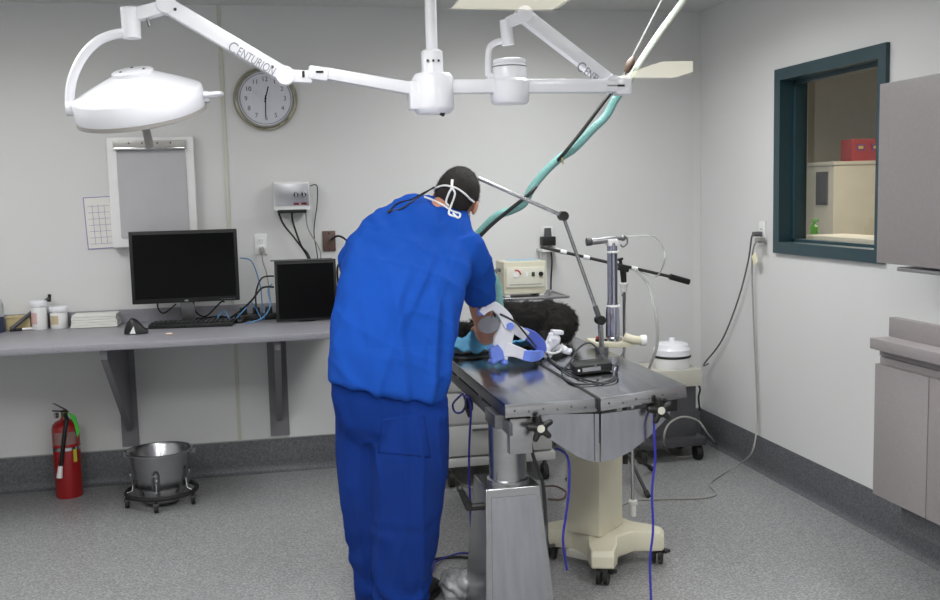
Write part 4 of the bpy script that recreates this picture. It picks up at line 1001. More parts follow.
# canister
q = at(672.5, 366, y=Yf+.1); r_ = (at(690, 355, y=Yf+.1).x-at(655, 355, y=Yf+.1).x)/2
t = thing('white_canister', (q.x, Yf+.11, zt_), 'round white lidded canister with a black seal on the corner machine', 'canister')
zc = lambda py: at(672, py, y=Yf+.1).z
MB().lathe((q.x, Yf+.11, 0), [(0, zt_), (r_*.97, zt_), (r_*.98, zt_+.004), (r_*.98, zc(357)), (0, zc(357))], 40).build('body', WPLA, t)
MB().lathe((q.x, Yf+.11, 0), [(r_*1.0, zc(357)), (r_*1.02, zc(357)+.004), (r_*1.02, zc(355)), (r_, zc(354.5))], 40, cap=True).build('seal', BLACK, t)
MB().lathe((q.x, Yf+.11, 0), [(r_*.99, zc(354.5)), (r_*.99, zc(349)), (r_*.9, zc(347)), (r_*.86, zc(344)), (r_*.7, zc(342.5)), (.02, zc(341.5)), (.016, zc(338)), (0, zc(337.5))], 40).build('lid', WHITE, t)
# pale loop cable on floor near the machine
fz = lambda px, py: at(px, py, z=.007)
tag(MB().tube([fz(700, 449), fz(692, 455), fz(680, 457), fz(668, 452), at(664, 440, y=5.2), at(668, 425, y=5.2), at(682, 417, y=5.22), at(698, 421, y=5.25), at(708, 434, y=5.28), fz(716, 443)], .006, 8, smooth=8).build('power_cable', GREYC), 'pale cable standing in a round loop in front of the corner machine', 'cord')

# ------------------------------------------------------------------ ceiling-mounted surgical light
LY = 4.0
def L(px, py, y=LY): return at(px, py, y=y)
hub = L(433, 95); 
t = thing('surgical_light', (hub.x, LY, HC), 'white double-headed surgical light on a ceiling pole above the table', 'surgical light')
ub = L(431, 52)
MB().cyl((hub.x, LY, ub.z-.02), (hub.x, LY, HC-.01), .0235, n=28).build('ceiling_pole', WHITE, t)
MB().lathe((hub.x, LY, HC-.05), [(.05, 0), (.1, .02), (.1, .05), (0, .05)], 36).build('ceiling_cover', WHITE, t)
z = lambda py: L(433, py).z
MB().lathe((hub.x, LY, 0), [(.0, z(74)), (.048, z(74)), (.044, z(70)), (.043, z(52)), (.034, z(50)), (0, z(50))], 32).build('collar', WHITE, t)
hb_ = MB().lathe((hub.x, LY, 0), [(0, z(114)), (.066, z(114)), (.08, z(110)), (.083, z(107)), (.083, z(78)), (.072, z(74)), (0, z(73))], 40).build('hub', WHITE, t)
for k in range(3):
    MB().box((hub.x-.025+k*.022, LY-.043, z(62)), (.008, .008, .008)).build('screw', BLACK, hb_)
MB().cyl((hub.x+.02, LY-.05, z(114)), (hub.x+.035, LY-.05, z(116)), .009).build('bolt', BLACK, hb_)
MB().box((hub.x-.075, LY, z(96)), (.05, .09, z(82)-z(110)), bev=.008).build('arm_socket', WHITE, t)
# right horizontal arm
a0_, a1_ = L(452, 87), L(626, 86)
MB().beam(a0_-V((.02, 0, 0)), a1_, .055, .068, up=(0, 1, 0), bev=.008).build('right_arm', WHITE, t)
o = MB().box(a1_+V((-.02, -.0, 0)), (.07, .07, .075), bev=.012).build('right_elbow', WHITE, t)
MB().box(L(618, 86.5)+V((0, -.037, 0)), (.03, .004, .008)).build('slot', BLACK, o, smooth=False)
# left horizontal arm (tapers away)
l0, l1 = L(418, 90), L(322, 73)
MB().beam(l0+V((.03, 0, -.005)), l1, .05, .058, up=(0, 1, 0), bev=.008, t=.9).build('left_arm', WHITE, t)
o = MB().box(L(318, 74), (.08, .07, .055), Matrix.Rotation(.15, 3, 'Y'), bev=.014).build('left_elbow', WHITE, t)
MB().box(L(319, 73)+V((0, -.037, 0)), (.03, .004, .008)).build('slot', BLACK, o, smooth=False)
o = MB().box(L(301, 77), (.085, .055, .05), Matrix.Rotation(.05, 3, 'Y'), bev=.01).build('swivel_block', WHITE, t)
MB().box(L(303, 75)+V((0, -.03, 0)), (.01, .004, .024)).build('slot', BLACK, o, smooth=False)
MB().cyl(L(285, 76)-V((0, .035, 0)), L(285, 76)+V((0, .035, 0)), .036, n=28).build('knuckle', WHITE, t)
# left spring arm
s0, s1 = L(286, 76), L(166, 5)
sa = MB().beam(s0, s1, .06, .056, up=(0, 1, 0), bev=.008).build('left_spring_arm', WHITE, t)
d = (s0-s1).normalized(); n_ = d.cross(V((0, 1, 0)))
if n_.z < 0: n_ = -n_
GREYI = mat('arm_lettering', (142, 142, 156), .5)
def brand(p, size, d, n_, par):
    text('C', 'lettering', size*1.3, p, d, n_, GREYI, par, align='LEFT', squeeze=.8, depth=.0005)
    text('ENTURION', 'lettering', size, p+d*(size*.82), d, n_, GREYI, par, align='LEFT', squeeze=.68, depth=.0005)
brand(L(229, 45, LY-.0292)-n_*.002, .046, d, n_, sa)
MB().cyl(s1+d*.04-V((0, .0255, 0)), s1+d*.04-V((0, .029, 0)), .006, n=12).build('screw', BLACK, sa); MB().cyl(s0-d*.06-V((0, .0255, 0)), s0-d*.06-V((0, .029, 0)), .006, n=12).build('screw', BLACK, sa)
MB().cyl(s1-V((0, .034, 0)), s1+V((0, .034, 0)), .034, n=28).build('knuckle', WHITE, t)
MB().beam(L(162, 8), L(136, 15), .05, .055, up=(0, 1, 0), bev=.01).build('wrist_link', WHITE, t)
b = MB(); b.cyl(L(148, 20)-V((0, .02, 0)), L(150, 22)-V((0, .02, .02)), .006); b.build('lock_screw', STEELD, t)
MB().cyl(L(130, 8), L(132, 38.5), .036, .034, n=32).build('wrist_joint', WHITE, t)
# arc down to the head
MB().tube([L(128, 33), L(114, 34.5), L(98, 41), L(84, 55), L(74, 74), L(70, 92), L(70, 108)], .0175, 16, smooth=8, flat=1.3).build('arc_arm', WHITE, t)
hc = L(140, 104); hr = .24
axv = V((-.14, -.3, 1)).normalized()
hj = L(70, 108)
MB().cyl(hj-V((.012, 0, 0)), hj+V((.03, 0, 0)), .03, n=24).build('head_pivot', WHITE, t)
hd = MB().lathe(hc, [(0, -.045), (hr*.9, -.045), (hr*.97, -.04), (hr, -.03), (hr, .035), (hr*.985, .043), (hr*.93, .05), (hr*.66, .08), (hr*.38, .108), (hr*.26, .114), (0, .116)], 72, axis=axv).build('left_lamp_head', WHITE, t)
MB().lathe(hc, [(hr*.26, .108), (hr*.31, .112), (hr*.32, .124), (hr*.29, .129), (0, .131)], 48, axis=axv).build('top_cover', WHITE, hd)
MB().lathe(hc, [(hr*.95, -.052), (hr*1.005, -.048), (hr*1.005, -.034), (hr*.95, -.032)], 72, axis=axv, cap=True).build('rim_gasket', mat('gasket_grey', (150, 146, 142), .5), hd)
for k in range(3):
    x_ = axv.cross(V((0, 1, 0))).normalized(); y_ = axv.cross(x_); a = k*2.1+.6
    c = hc+axv*.129+(x_*math.cos(a)+y_*math.sin(a))*hr*.2; MB().cyl(c, c+axv*.004, .005, n=10).build('screw', DGREY, hd)
xr_ = V((1, 0, .12)).normalized()
c = hc+xr_*hr
MB().box(c+xr_*.005-axv*.005, (.03, .07, .04), bev=.008).build('handle_lug', WHITE, hd)
MB().tube([c+V((0, -.045, .0)), c+V((.055, -.045, .006)), c+V((.06, .045, .01)), c+V((0, .045, .004))], .0085, 10, smooth=3).build('side_handle', WHITE, hd)
MB().cyl(hc-axv*.04, hc-axv*.17, .015, .016, n=20).build('sterile_handle', mat('handle_grey', (150, 148, 146), .4), hd)
# right spring arm with the small lamp
RY = 4.0
q0_, q1_ = L(612, 84), L(523, 15)
MB().cyl(q0_-V((0, .034, 0)), q0_+V((0, .034, 0)), .034, n=28).build('knuckle', WHITE, t)
sb = MB().beam(q0_, q1_, .056, .056, up=(0, 1, 0), bev=.008).build('right_spring_arm', WHITE, t)
d2 = (q0_-q1_).normalized(); n2 = d2.cross(V((0, 1, 0)));  n2 = -n2 if n2.z < 0 else n2
brand(L(577, 66, LY-.0292)+n2*.006, .046, d2, n2, sb)
MB().cyl(q1_-V((0, .034, 0)), q1_+V((0, .034, 0)), .032, n=28).build('knuckle', WHITE, t)
MB().beam(L(522, 17), L(507, 23), .045, .045, up=(0, 1, 0), bev=.01).build('wrist_link', WHITE, t)
MB().cyl(L(505.5, 20), L(508, 45), .024, .026, n=24).build('wrist_joint', WHITE, t)
MB().tube([L(506, 41), L(497, 42), L(490, 47), L(488, 58), L(488, 76)], .0125, 12, smooth=6).build('arc_arm', WHITE, t)
MB().box(L(489, 77)+V((.015, 0, 0)), (.05, .03, .03), bev=.006).build('head_pivot', WHITE, t)
h2 = L(510, 100); z2 = lambda py: L(510, py).z
hd2 = MB().lathe((h2.x, LY, 0), [(0, z2(104)), (.07, z2(104)), (.077, z2(102)), (.079, z2(95)), (.079, z2(82)), (.069, z2(79)), (.069, z2(66)), (.064, z2(64)), (0, z2(63))], 44).build('small_lamp_head', WHITE, t)
MB().lathe((h2.x, LY, 0), [(.066, z2(64)), (.068, z2(63)), (.066, z2(60)), (.055, z2(59)), (0, z2(59))], 40).build('top_cap', WHITE, hd2)
MB().lathe((h2.x, LY, 0), [(.0697, z2(67.5)), (.0705, z2(67)), (.0697, z2(66.5))], 40, cap=False).build('seam_ring', DGREY, hd2)

# ------------------------------------------------------------------ hoses from the ceiling
HY = 4.45
def Hp(px, py, y=HY): return at(px, py, y=y)
ctop = at(692, -14, y=HY); ctop.z = HC
t = thing('breathing_hose', (ctop.x, HY, HC), 'pale teal breathing hose slanting from the ceiling down to the patient', 'hose')
d_ = (Hp(628, 80)-Hp(684, 0)).normalized()
def up_to_ceiling(p, d): return p+d*((HC-p.z)/d.z)
w0 = up_to_ceiling(Hp(628, 80), d_)
MB().tube([w0, Hp(684, 0), Hp(655, 40), Hp(628, 82)], .017, 12, smooth=6).build('upper_hose', mat('cream_hose', (188, 196, 184), .45), t, label='whitish upper length')
b = MB()
def rad(u): return .019+.0008*math.sin(u*420)
b.tube([Hp(629, 80), Hp(615, 100), Hp(606, 116), Hp(592, 130), Hp(575, 148), Hp(560, 158), Hp(545, 172), Hp(532, 188), Hp(524, 203), Hp(512, 210), Hp(497, 216), Hp(484, 228), Hp(476, 240), Hp(484, 262), Hp(496, 282), Hp(499, 296), Hp(500, 320)], rad, 14, smooth=14)
b.build('teal_hose', TEALH, t)
v0_ = Hp(640, 55); d_ = (Hp(628, 72)-Hp(662, 0)).normalized(); w1 = up_to_ceiling(Hp(628, 72), d_)
t = thing('suspension_cable', (w1.x, HY+.02, HC), 'black cord on a thin grey ceiling line twisted around the teal hose', 'cable')
o_ = V((0, -.024, 0))
MB().tube([w1, Hp(662, 0), Hp(630, 62)], .0055, 8).build('ceiling_line', mat('line_grey', (120, 120, 120), .6), t)
MB().tube([Hp(632, 58)+o_, Hp(628, 65)+o_, Hp(624, 74)+o_], lambda u: .008+.012*math.sin(PI*min(1, u*1.0)), 12, smooth=6).build('connector', mat('brown_plug', (84, 66, 54), .5), t)
MB().tube([Hp(625, 72)+o_, Hp(614, 88)+o_, Hp(604, 100)+o_, Hp(580, 132)+o_, Hp(562, 154)+o_*1.1, Hp(545, 176)-o_, Hp(530, 192)+o_*1.1, Hp(514, 205)+o_*1.1, Hp(497, 219)+o_, Hp(484, 231)+o_, Hp(474, 243)+o_, Hp(470, 262)+o_], .0085, 10, smooth=8).build('black_cord', BLACK, t)
b = MB(); q = Hp(560, 158); b.tube([q+V((0, -.03, -.0)), q+V((.006, -.03, -.03))], .004, 6); b.build('cable_tie', mat('tan_tie', (190, 170, 110), .5), t)

# ------------------------------------------------------------------ drape, black sheet and dog on the table
t = thing('blue_drape', (1.1, 4.65, TZ), 'light blue surgical drape spread under the black furry animal', 'drape')
def cloth(name, m, pts2, z0, amp, parent, th=.004, res=28):
    """a rumpled cloth over the quad pts2 (four xy corners)"""
    b = MB(); g = []
    for i in range(res+1):
        row = []
        for j in range(res+1):
            u, v = i/res, j/res
            p = (V(pts2[0])*(1-u)+V(pts2[1])*u)*(1-v)+(V(pts2[3])*(1-u)+V(pts2[2])*u)*v
            e = .012*noise.noise(V((p.x*6, p.y*6, 3)))
            z = z0+amp*(abs(noise.noise(V((p.x*9, p.y*5, 1))))+.4*abs(noise.noise(V((p.x*24, p.y*17, 5)))))
            if name == 'drape' and p.x < 1.2: z += .07*math.exp(-((p.y-4.53+.03*math.sin(p.x*30))/.05)**2)*min(1, (1.2-p.x)/.15)
            row.append(b.bm.verts.new((p.x+e, p.y+e, z+max(0, p.x-TX1-.006)*math.tan(tilt))))
        g.append(row)
    for i in range(res):
        for j in range(res): b.bm.faces.new((g[i][j], g[i+1][j], g[i+1][j+1], g[i][j+1]))
    o = b.build(name, m, parent); md = o.modifiers.new('th', 'SOLIDIFY'); md.thickness = th; md.offset = 1; return o
cloth('drape', DRAPE, [(.80, 4.42), (1.28, 4.5), (1.49, 4.94), (.83, 4.94)], TZ+.003, .075, t)
o = cloth('mat', BLACK, [(.825, 4.35), (1.06, 4.40), (1.1, 4.5), (.83, 4.5)], TZ+.0015, .006, None, th=.006, res=8)  # thin black sheet along the front edge of the drape
tag(o, 'thin black sheet lying under the blue drape on the table', 'mat')

dg = thing('dog', (1.28, 4.68, TZ+.03), 'black long-haired dog lying curled on the surgery table in front of the person', 'dog')
dl = lambda px, py, y: at(px, py, y=y)
body = MB()
cx_, cy_ = 1.26, 4.36
tl_ = math.tan(tilt)
spine = [(dl(478, 322, 4.63), .06), (dl(494, 314, 4.66), .095), (dl(512, 318, 4.68), .105), (dl(530, 325, 4.66), .1), (dl(545, 331, 4.64), .098), (dl(556, 337, 4.62), .09)]
for p, r in spine:
    p.z = TZ+.02+r*.92+max(0, p.x-TX1)*tl_
    body.ball(p, (r*1.15, r*1.2, r*.98), n=24)
# haunch, folded hind leg with hock and paw, fore leg, tail, neck and head resting away from the camera
hq = spine[-1][0]+V((-.02, -.06, -.03)); body.ball(hq, (.085, .075, .085), n=20)
body.tube([hq, hq+V((-.08, -.07, -.045)), hq+V((-.02, -.12, -.07)), hq+V((-.1, -.14, -.075))], (.045, .02), 12, smooth=6)
sh = spine[0][0]
body.tube([sh+V((0, 0, .0)), sh+V((-.08, .08, .0)), sh+V((-.15, .1, .01))], (.06, .05), 14, smooth=6)
hdp = sh+V((-.18, .12, .012)); body.ball(hdp, (.06, .055, .052), n=20)
body.tube([hdp, hdp+V((-.05, -.02, -.01)), hdp+V((-.1, -.03, -.018))], (.04, .022), 14, smooth=4)
for s_ in (-1, 1):
    body.tube([sh+V((0, s_*.05, -.01)), sh+V((-.02, s_*.05+.03, -.03)), sh+V((-.12, s_*.04+.02, -.035))], (.035, .02), 12, smooth=6)
    body.ball(sh+V((-.14, s_*.04+.02, -.035)), (.03, .022, .018), n=12)
    body.tube([hdp+V((.02, s_*.03, .035)), hdp+V((.03, s_*.055, .03)), hdp+V((.01, s_*.07, -.005))], (.022, .008), 10, smooth=4)
body.tube([spine[-1][0]+V((.06, 0, -.05)), spine[-1][0]+V((.06, .1, -.07)), spine[-1][0]+V((-.02, .17, -.08)), spine[-1][0]+V((-.14, .17, -.08))], (.026, .012), 12, smooth=6)
o = body.build('body', FUR, dg)
base_ = WORLD[o.name]
o = remesh(o, .008, 5, disp=lambda p, n: .006*noise.noise(p*30)+.004*noise.noise(p*70))
for v in o.data.vertices:
    q = v.co+WORLD[o.name]; lo = TZ+.012+max(0, q.x-TX1)*tl_
    if q.z < lo: v.co.z += lo-q.z
random.seed(3)
me = o.data
fb = bmesh.new(); nrm = [v.normal.copy() for v in me.vertices]; cos = [v.co.copy() for v in me.vertices]
for k in range(17000):
    i = random.randrange(len(cos)); p, n = cos[i], nrm[i]
    flow = V((.75, -.25, -.55)); d = (n*.5+flow-n*flow.dot(n)+V((random.gauss(0, .25), random.gauss(0, .25), random.gauss(0, .25)))).normalized()
    L_ = random.uniform(.014, .03); sd = d.cross(n)
    if sd.length < 1e-4: continue
    sd = sd.normalized()*.0013
    a = fb.verts.new(p+sd-n*.002); c = fb.verts.new(p-sd-n*.002); e = fb.verts.new(p+d*L_*.6+sd*.7); g_ = fb.verts.new(p+d*L_*.6-sd*.7); h = fb.verts.new(p+d*L_-n*.004)
    fb.faces.new((a, c, g_, e)); fb.faces.new((e, g_, h))
fm = bpy.data.meshes.new('fur'); fb.to_mesh(fm); fb.free(); fm.materials.append(FUR)
fo = bpy.data.objects.new('fur', fm); COL.objects.link(fo); fo.parent = dg; WORLD[fo.name] = base_
fo['kind'] = 'stuff'

# ------------------------------------------------------------------ white and blue head harness on the table
HYY = 4.09
hh = thing('head_harness', at(520, 352, z=TZ+.003), 'white and light blue plastic head harness with loops, lying on the near left table panel', 'head harness')
def hp(px, py, y=HYY): return at(px, py, y=y)
def strip(name, pts, m, wd, th=.012, parent=None, y=HYY, dy=None):
    """a curved plastic band: outline offset around picture-plane points, depth varies with dy"""
    P = catmull([at(a, b_, y=y+(dy[i] if dy else 0)) for i, (a, b_) in enumerate(pts)], 6)
    b = MB(); n = len(P); rs = []
    for i in range(n):
        T_ = (P[min(i+1, n-1)]-P[max(i-1, 0)]).normalized(); N_ = T_.cross(V((0, 1, 0))).normalized(); B_ = T_.cross(N_).normalized()
        u = i/(n-1)*(len(wd)-1); k = min(int(u), len(wd)-2); w_ = wd[k]+(wd[k+1]-wd[k])*(u-k)
        w_ *= .5
        rs.append([P[i]+N_*w_*c1+B_*th*.5*c2 for c1, c2 in ((1, .5), (.9, 1), (-.9, 1), (-1, .5), (-1, -.5), (-.9, -1), (.9, -1), (1, -.5))])
    return b.rings(rs).build(name, m, parent)
# main frame with an oval opening
strip('crown_band', [(481, 313), (486, 308), (493, 306), (500, 311), (506, 319), (509, 326)], PWHITE, [.03, .036, .04, .045, .055, .05], .035, hh)
strip('frame', [(507, 319), (506, 330), (503, 340), (502, 349), (505, 360)], PWHITE, [.05, .075, .085, .075, .02], .02, hh)
strip('frame', [(508, 325), (517, 330), (526, 336)], PWHITE, [.055, .045, .045], .018, hh, dy=[0, .01, .03])
strip('frame', [(504, 349), (514, 351), (525, 355)], PWHITE, [.07, .05, .045], .018, hh, dy=[0, -.01, 0])
strip('temple_pad', [(523, 332), (532, 337), (540, 345), (544, 351)], mat('violet_pad', (84, 104, 196), .35), [.04, .055, .055, .02], .02, hh, dy=[.03, .05, .06, .07])
strip('lower_pad', [(523, 355), (531, 356), (538, 355), (542, 353)], LBLUE, [.043, .05, .045, .02], .022, hh, dy=[-.005, .0, .03, .05])
strip('nose_block', [(493, 346), (496, 353), (498, 360)], LBLUE, [.04, .06, .055], .04, hh)
MB().ball(hp(493, 361), (.02, .03, .016)).build('foot_pad', LBLUE, hh)
MB().ball(hp(504, 362), (.018, .03, .014)).build('foot_pad', LBLUE, hh)
c = hp(489, 325)
MB().lathe(c, [(.0, 0), (.047, 0), (.047, .006), (0, .006)], 32, axis=(-.45, -.8, .3), sx=1, sy=.8).build('lens', mat('frosted_lens', (150, 150, 156), .2, trans=.3), hh, label='grey translucent oval lens')
k = hp(480, 312); MB().cyl(k+V((-.008, 0, 0)), k+V((.014, 0, 0)), .017, .015).build('end_knob', LBLUE, hh)
k = hp(509, 325.5); MB().cyl(k+V((0, -.012, 0)), k+V((0, -.028, 0)), .0155, n=24).build('adjust_knob', LBLUE, hh)
k = hp(512, 347); MB().lathe(k+V((0, -.012, 0)), [(.012, 0), (.012, .004), (.008, .005), (.007, .002), (0, .002)], 24, axis=(0, -1, 0)).build('pivot_disc', PWHITE, hh)
MB().tube([hp(496, 308), hp(493, 313), hp(491, 318)], .003, 6).build('seam_cord', DGREY, hh)
tag(MB().tube([hp(500, 314, 4.07), hp(515, 322, 4.07), hp(524, 332, 4.07), hp(533, 343, 4.07), at(541, 352, z=TZ+.03), at(550, 360, z=TZ+.009), at(560, 367, z=TZ+.008), at(572, 370, z=TZ+.012)], .0042, 8, smooth=8).build('harness_cable', BLACK), 'black cable running from the white harness towards the black battery box', 'cable')
# crumpled white wrapper / instrument bundle
wb = at(553, 358, z=TZ+.006)
t = thing('white_bundle', wb, 'crumpled white strap bundle with clips beside the head harness', 'strap bundle')
b = MB(); ww = lambda px, py, y=None: at(px, py, y=wb.y if y is None else y)
b.beam(ww(544, 357), ww(556, 334), .05, .05, up=(0, 1, 0), bev=.012)
b.beam(ww(550, 345), ww(571, 352), .03, .04, up=(0, 1, 0), bev=.01)
o = b.build('wrap', PWHITE, t); o = remesh(o, .004, 3, disp=lambda p, n: .006*noise.noise(p*45)+.004*noise.noise(p*90))
MB().box(ww(557, 333)+V((0, -.0, .004)), (.05, .05, .018), Matrix.Rotation(.1, 3, 'Y'), bev=.004).build('clip', PWHITE, t)
MB().cyl(ww(549, 349)+V((0, -.035, 0)), ww(556, 343)+V((0, -.035, 0)), .004).build('buckle', STEELD, t)
MB().tube([ww(541, 348)+V((0, -.03, 0)), ww(548, 352)+V((0, -.035, 0)), ww(558, 350)+V((0, -.03, 0)), ww(560, 343)+V((0, -.03, 0))], .0055, 8, smooth=5).build('strap_loop', WPLA, t)
# black box with cables
bz = TZ+.012
p0_, p1_ = at(567, 371, z=bz), at(592, 377, z=bz)
c = at(591, 368, z=bz+.015)
t = thing('battery_box', (c.x, c.y, TZ+.005), 'black battery box with a grey label, cable wound around it, on the right table panel', 'battery box')
Rz = Matrix.Rotation(math.radians(-8), 3, 'Z') @ Matrix.Rotation(-tilt, 3, 'Y')
zb = TZ+.024+(c.x-TX1)*math.tan(tilt)
MB().box((c.x, c.y, zb), (.155, .13, .036), Rz, bev=.006).build('housing', BLACK, t)
MB().box(V((c.x, c.y, zb))+Rz@V((-.01, -.066, .0)), (.075, .002, .016), Rz).build('label', mat('silver_label', (136, 138, 142), .4), t, smooth=False)
MB().cyl(V((c.x, c.y, zb))+Rz@V((-.062, -.065, 0)), V((c.x, c.y, zb))+Rz@V((-.062, -.069, 0)), .005, n=10).build('indicator', WPLA, t)
def tz(px, py, h=.006): 
    p = at(px, py, z=TZ+h); return at(px, py, z=TZ+h+max(0, p.x-TX1)*math.tan(tilt))
b = MB().tube([tz(618, 366), tz(605, 362, .03), tz(600, 352, .055), tz(590, 343, .08), tz(579, 348, .07), tz(570, 362, .04), tz(562, 374, .006), tz(572, 383), tz(592, 384), tz(612, 379), tz(613, 368, .03), tz(618, 362, .006)], .0042, 8, smooth=8)
tag(b.build('looped_cable', mat('charcoal_cable', (40, 42, 46), .5)), 'charcoal cable looping up over and around the black battery box', 'cable')
tag(MB().tube([tz(546, 352, .03), tz(552, 362), tz(566, 372), tz(585, 380), tz(604, 383), tz(617, 379), tz(616, 370)], .0036, 8, smooth=8).build('thin_cable', BLACK), 'thin black cable lying in front of the black battery box', 'cable')

# ------------------------------------------------------------------ the person
pr = thing('person', (.46, 3.78, 0), 'person in royal blue scrubs seen from behind, bending over the surgery table', 'person')
def ring(Lp, Rp, y, b_, n=40, tiltz=0, e=2.4, off=0):
    """one horizontal body section through two outline points of the photograph at depth y"""
    l, r_ = at(*Lp, y=y), at(*Rp, y=y); c = (l+r_)/2; a = (r_-l)/2
    out = []
    for k in range(n):
        th = 2*PI*k/n; ct, st = math.cos(th), math.sin(th)
        ct = math.copysign(abs(ct)**(2/e), ct); st = math.copysign(abs(st)**(2/e), st)
        out.append(c+a*ct+V((0, b_*st+off, b_*st*tiltz)))
    return out
def inset(rg, d):
    c = sum(rg, V())/len(rg); return [c+(p-c)*(1-d/max((p-c).length, d*2)) for p in rg]
torso = [((330, 381), (445, 402), 3.76, .14, .05), ((330, 362), (448, 382), 3.77, .14, .03), ((331, 345), (450, 362), 3.78, .138, 0), ((333, 315), (457, 330), 3.81, .135, -.1),
         ((337, 288), (462, 300), 3.85, .135, -.15), ((342, 264), (468, 276), 3.90, .135, -.2), ((348, 244), (473, 258), 3.95, .128, -.3),
         ((358, 228), (476, 243), 3.99, .115, -.4), ((374, 215), (475, 231), 4.03, .095, -.5), ((392, 206), (472, 221), 4.06, .095, -.5), ((406, 199), (470, 214), 4.085, .085, -.45), ((411, 196), (466, 211), 4.095, .07, -.4)]
TR = [ring(a, b_, y, d, tiltz=-s_) for a, b_, y, d, s_ in torso]
# body -------------------------------------------------
bd = MB()
bd.rings([[p+V((0, .012, 0)) for p in inset(r_, .05)] for r_ in TR[:-3]])
hips = ring((336, 398), (443, 415), 3.765, .125)
def limb(b, pts, smooth=6, n=16):
    P = [V(p[0]) for p in pts]; R_ = [p[1] for p in pts]; PP = catmull(P, smooth); m_ = len(PP)
    def rf(u):
        x = u*(len(R_)-1); k = min(int(x), len(R_)-2); return R_[k]+(R_[k+1]-R_[k])*(x-k)
    b.tube(PP, rf, n)
legL = [(at(368, 410, y=3.80), .08), (at(368, 450, y=3.79), .078), (at(368, 495, y=3.78), .062), (at(373, 545, y=3.80), .055), (at(378, 590, y=3.83), .042)]
legR = [(at(412, 418, y=3.76), .078), (at(411, 460, y=3.72), .078), (at(408, 505, y=3.68), .064), (at(404, 555, y=3.69), .056), (at(402, 600, y=3.70), .043)]
ankL, ankR = V((legL[-1][0].x+.0, 3.84, .09)), V((legR[-1][0].x, 3.71, .09))
legL.append((ankL, .036)); legR.append((ankR, .036))
for g in (legL, legR): limb(bd, g)
for a_ in (ankL, ankR): limb(bd, [(a_, .036), (a_+V((.01, .05, -.045)), .036), (a_+V((.02, .13, -.065)), .026)])
# neck and head
nb = at(437, 212, y=4.07); hc_ = at(457, 196, y=4.17)
limb(bd, [(nb+V((-.02, .02, -.1)), .06), (nb+V((.005, .035, -.01)), .054), (nb.lerp(hc_, .6)+V((0, .015, -.01)), .055), (hc_, .056)])
HR = Matrix.Rotation(math.radians(-28), 3, 'Z') @ Matrix.Rotation(math.radians(14), 3, 'Y') @ Matrix.Rotation(math.radians(-22), 3, 'X')   # turned right, looking down
def hd_(x, y, z): return hc_+HR@V((x, y, z))
bd.ball(hc_, (.080, .100, .106), HR, n=28)
bd.ball(hd_(0, .018, -.06), (.058, .07, .062), HR, n=24)         # jaw and cheeks
bd.ball(hd_(0, .06, -.098), (.03, .028, .022), HR, n=14)           # chin
bd.ball(hd_(0, .098, -.028), (.012, .02, .014), HR, n=12)        # nose tip
bd.beam(hd_(0, .088, .012), hd_(0, .104, -.026), .014, .014)     # nose bridge
for s_ in (-1, 1):
    bd.ball(hd_(s_*.091, .006, -.03), (.011, .022, .034), HR @ Matrix.Rotation(s_*.35, 3, 'Z'), n=14)   # ears
    bd.ball(hd_(s_*.03, .084, .018), (.022, .01, .008), HR, n=10)      # brow
bd.ball(hd_(0, .088, -.064), (.024, .01, .006), HR, n=10); bd.ball(hd_(0, .087, -.074), (.02, .01, .006), HR, n=10)
# right arm: shoulder, elbow by the table edge, forearm forward, hand
shR = at(468, 248, y=4.0); elR = at(486.5, 335, y=4.25); wrR = V((elR.x+.02, 4.47, TZ+.13))
limb(bd, [(shR, .05), (shR.lerp(elR, .35), .055), (shR.lerp(elR, .7), .049), (elR, .04), (elR.lerp(wrR, .35)+V((0, 0, .0)), .044), (elR.lerp(wrR, .75), .034), (wrR, .029)], smooth=6, n=18)
shL = at(368, 258, y=4.09); elL = V((shL.x-.02, 4.24, 1.12)); wrL = V((.60, 4.42, TZ+.15))
limb(bd, [(shL, .045), (shL.lerp(elL, .5), .048), (elL, .042), (elL.lerp(wrL, .35), .043), (elL.lerp(wrL, .8), .033), (wrL, .029)], smooth=6, n=18)
def hand(b, w_, d, side, down):
    d = V(d).normalized(); dn = (V(down)-d*V(down).dot(d)).normalized(); sd = d.cross(dn)*side
    R = Matrix((sd, d, -dn)).transposed()
    b.ball(w_+d*.045, (.04, .052, .016), R, n=18); b.ball(w_+d*.07, (.041, .03, .015), R, n=18)
    for k, (off, L_) in enumerate(((-.031, .068), (-.0105, .078), (.0105, .073), (.031, .058))):
        r0_ = w_+d*.078+sd*off
        a1 = (d*.85+dn*.5).normalized(); a2 = (d*.35+dn*.95).normalized(); a3 = (d*-.1+dn).normalized()
        p1_ = r0_+a1*L_*.45; p2_ = p1_+a2*L_*.32; p3_ = p2_+a3*L_*.25
        limb(b, [(r0_-d*.03, .0088), (r0_, .0092), (p1_, .0088), (p2_, .008), (p3_, .0066)], smooth=3, n=10)
    t0 = w_+d*.02-sd*.03; t1 = t0+(d*.6-sd*.75+dn*.2).normalized()*.035; t2 = t1+(d*.8-sd*.15+dn*.5).normalized()*.032; t3 = t2+(d*.6+dn*.7).normalized()*.022
    limb(b, [(t0, .014), (t1, .0115), (t2, .0098), (t3, .0078)], smooth=3, n=10)
hand(bd, wrR, (.12, .9, -.2), 1, (0, 0, -1)); hand(bd, wrL, (.25, .9, -.25), -1, (0, 0, -1))
body = bd.build('body', SKIN, pr)
body = remesh(body, .0055, 3)
# eyes on the body surface
for s_ in (-1, 1): MB().ball(hd_(s_*.03, .0855, .004), .0115, n=12).build('eye', WPLA, pr)
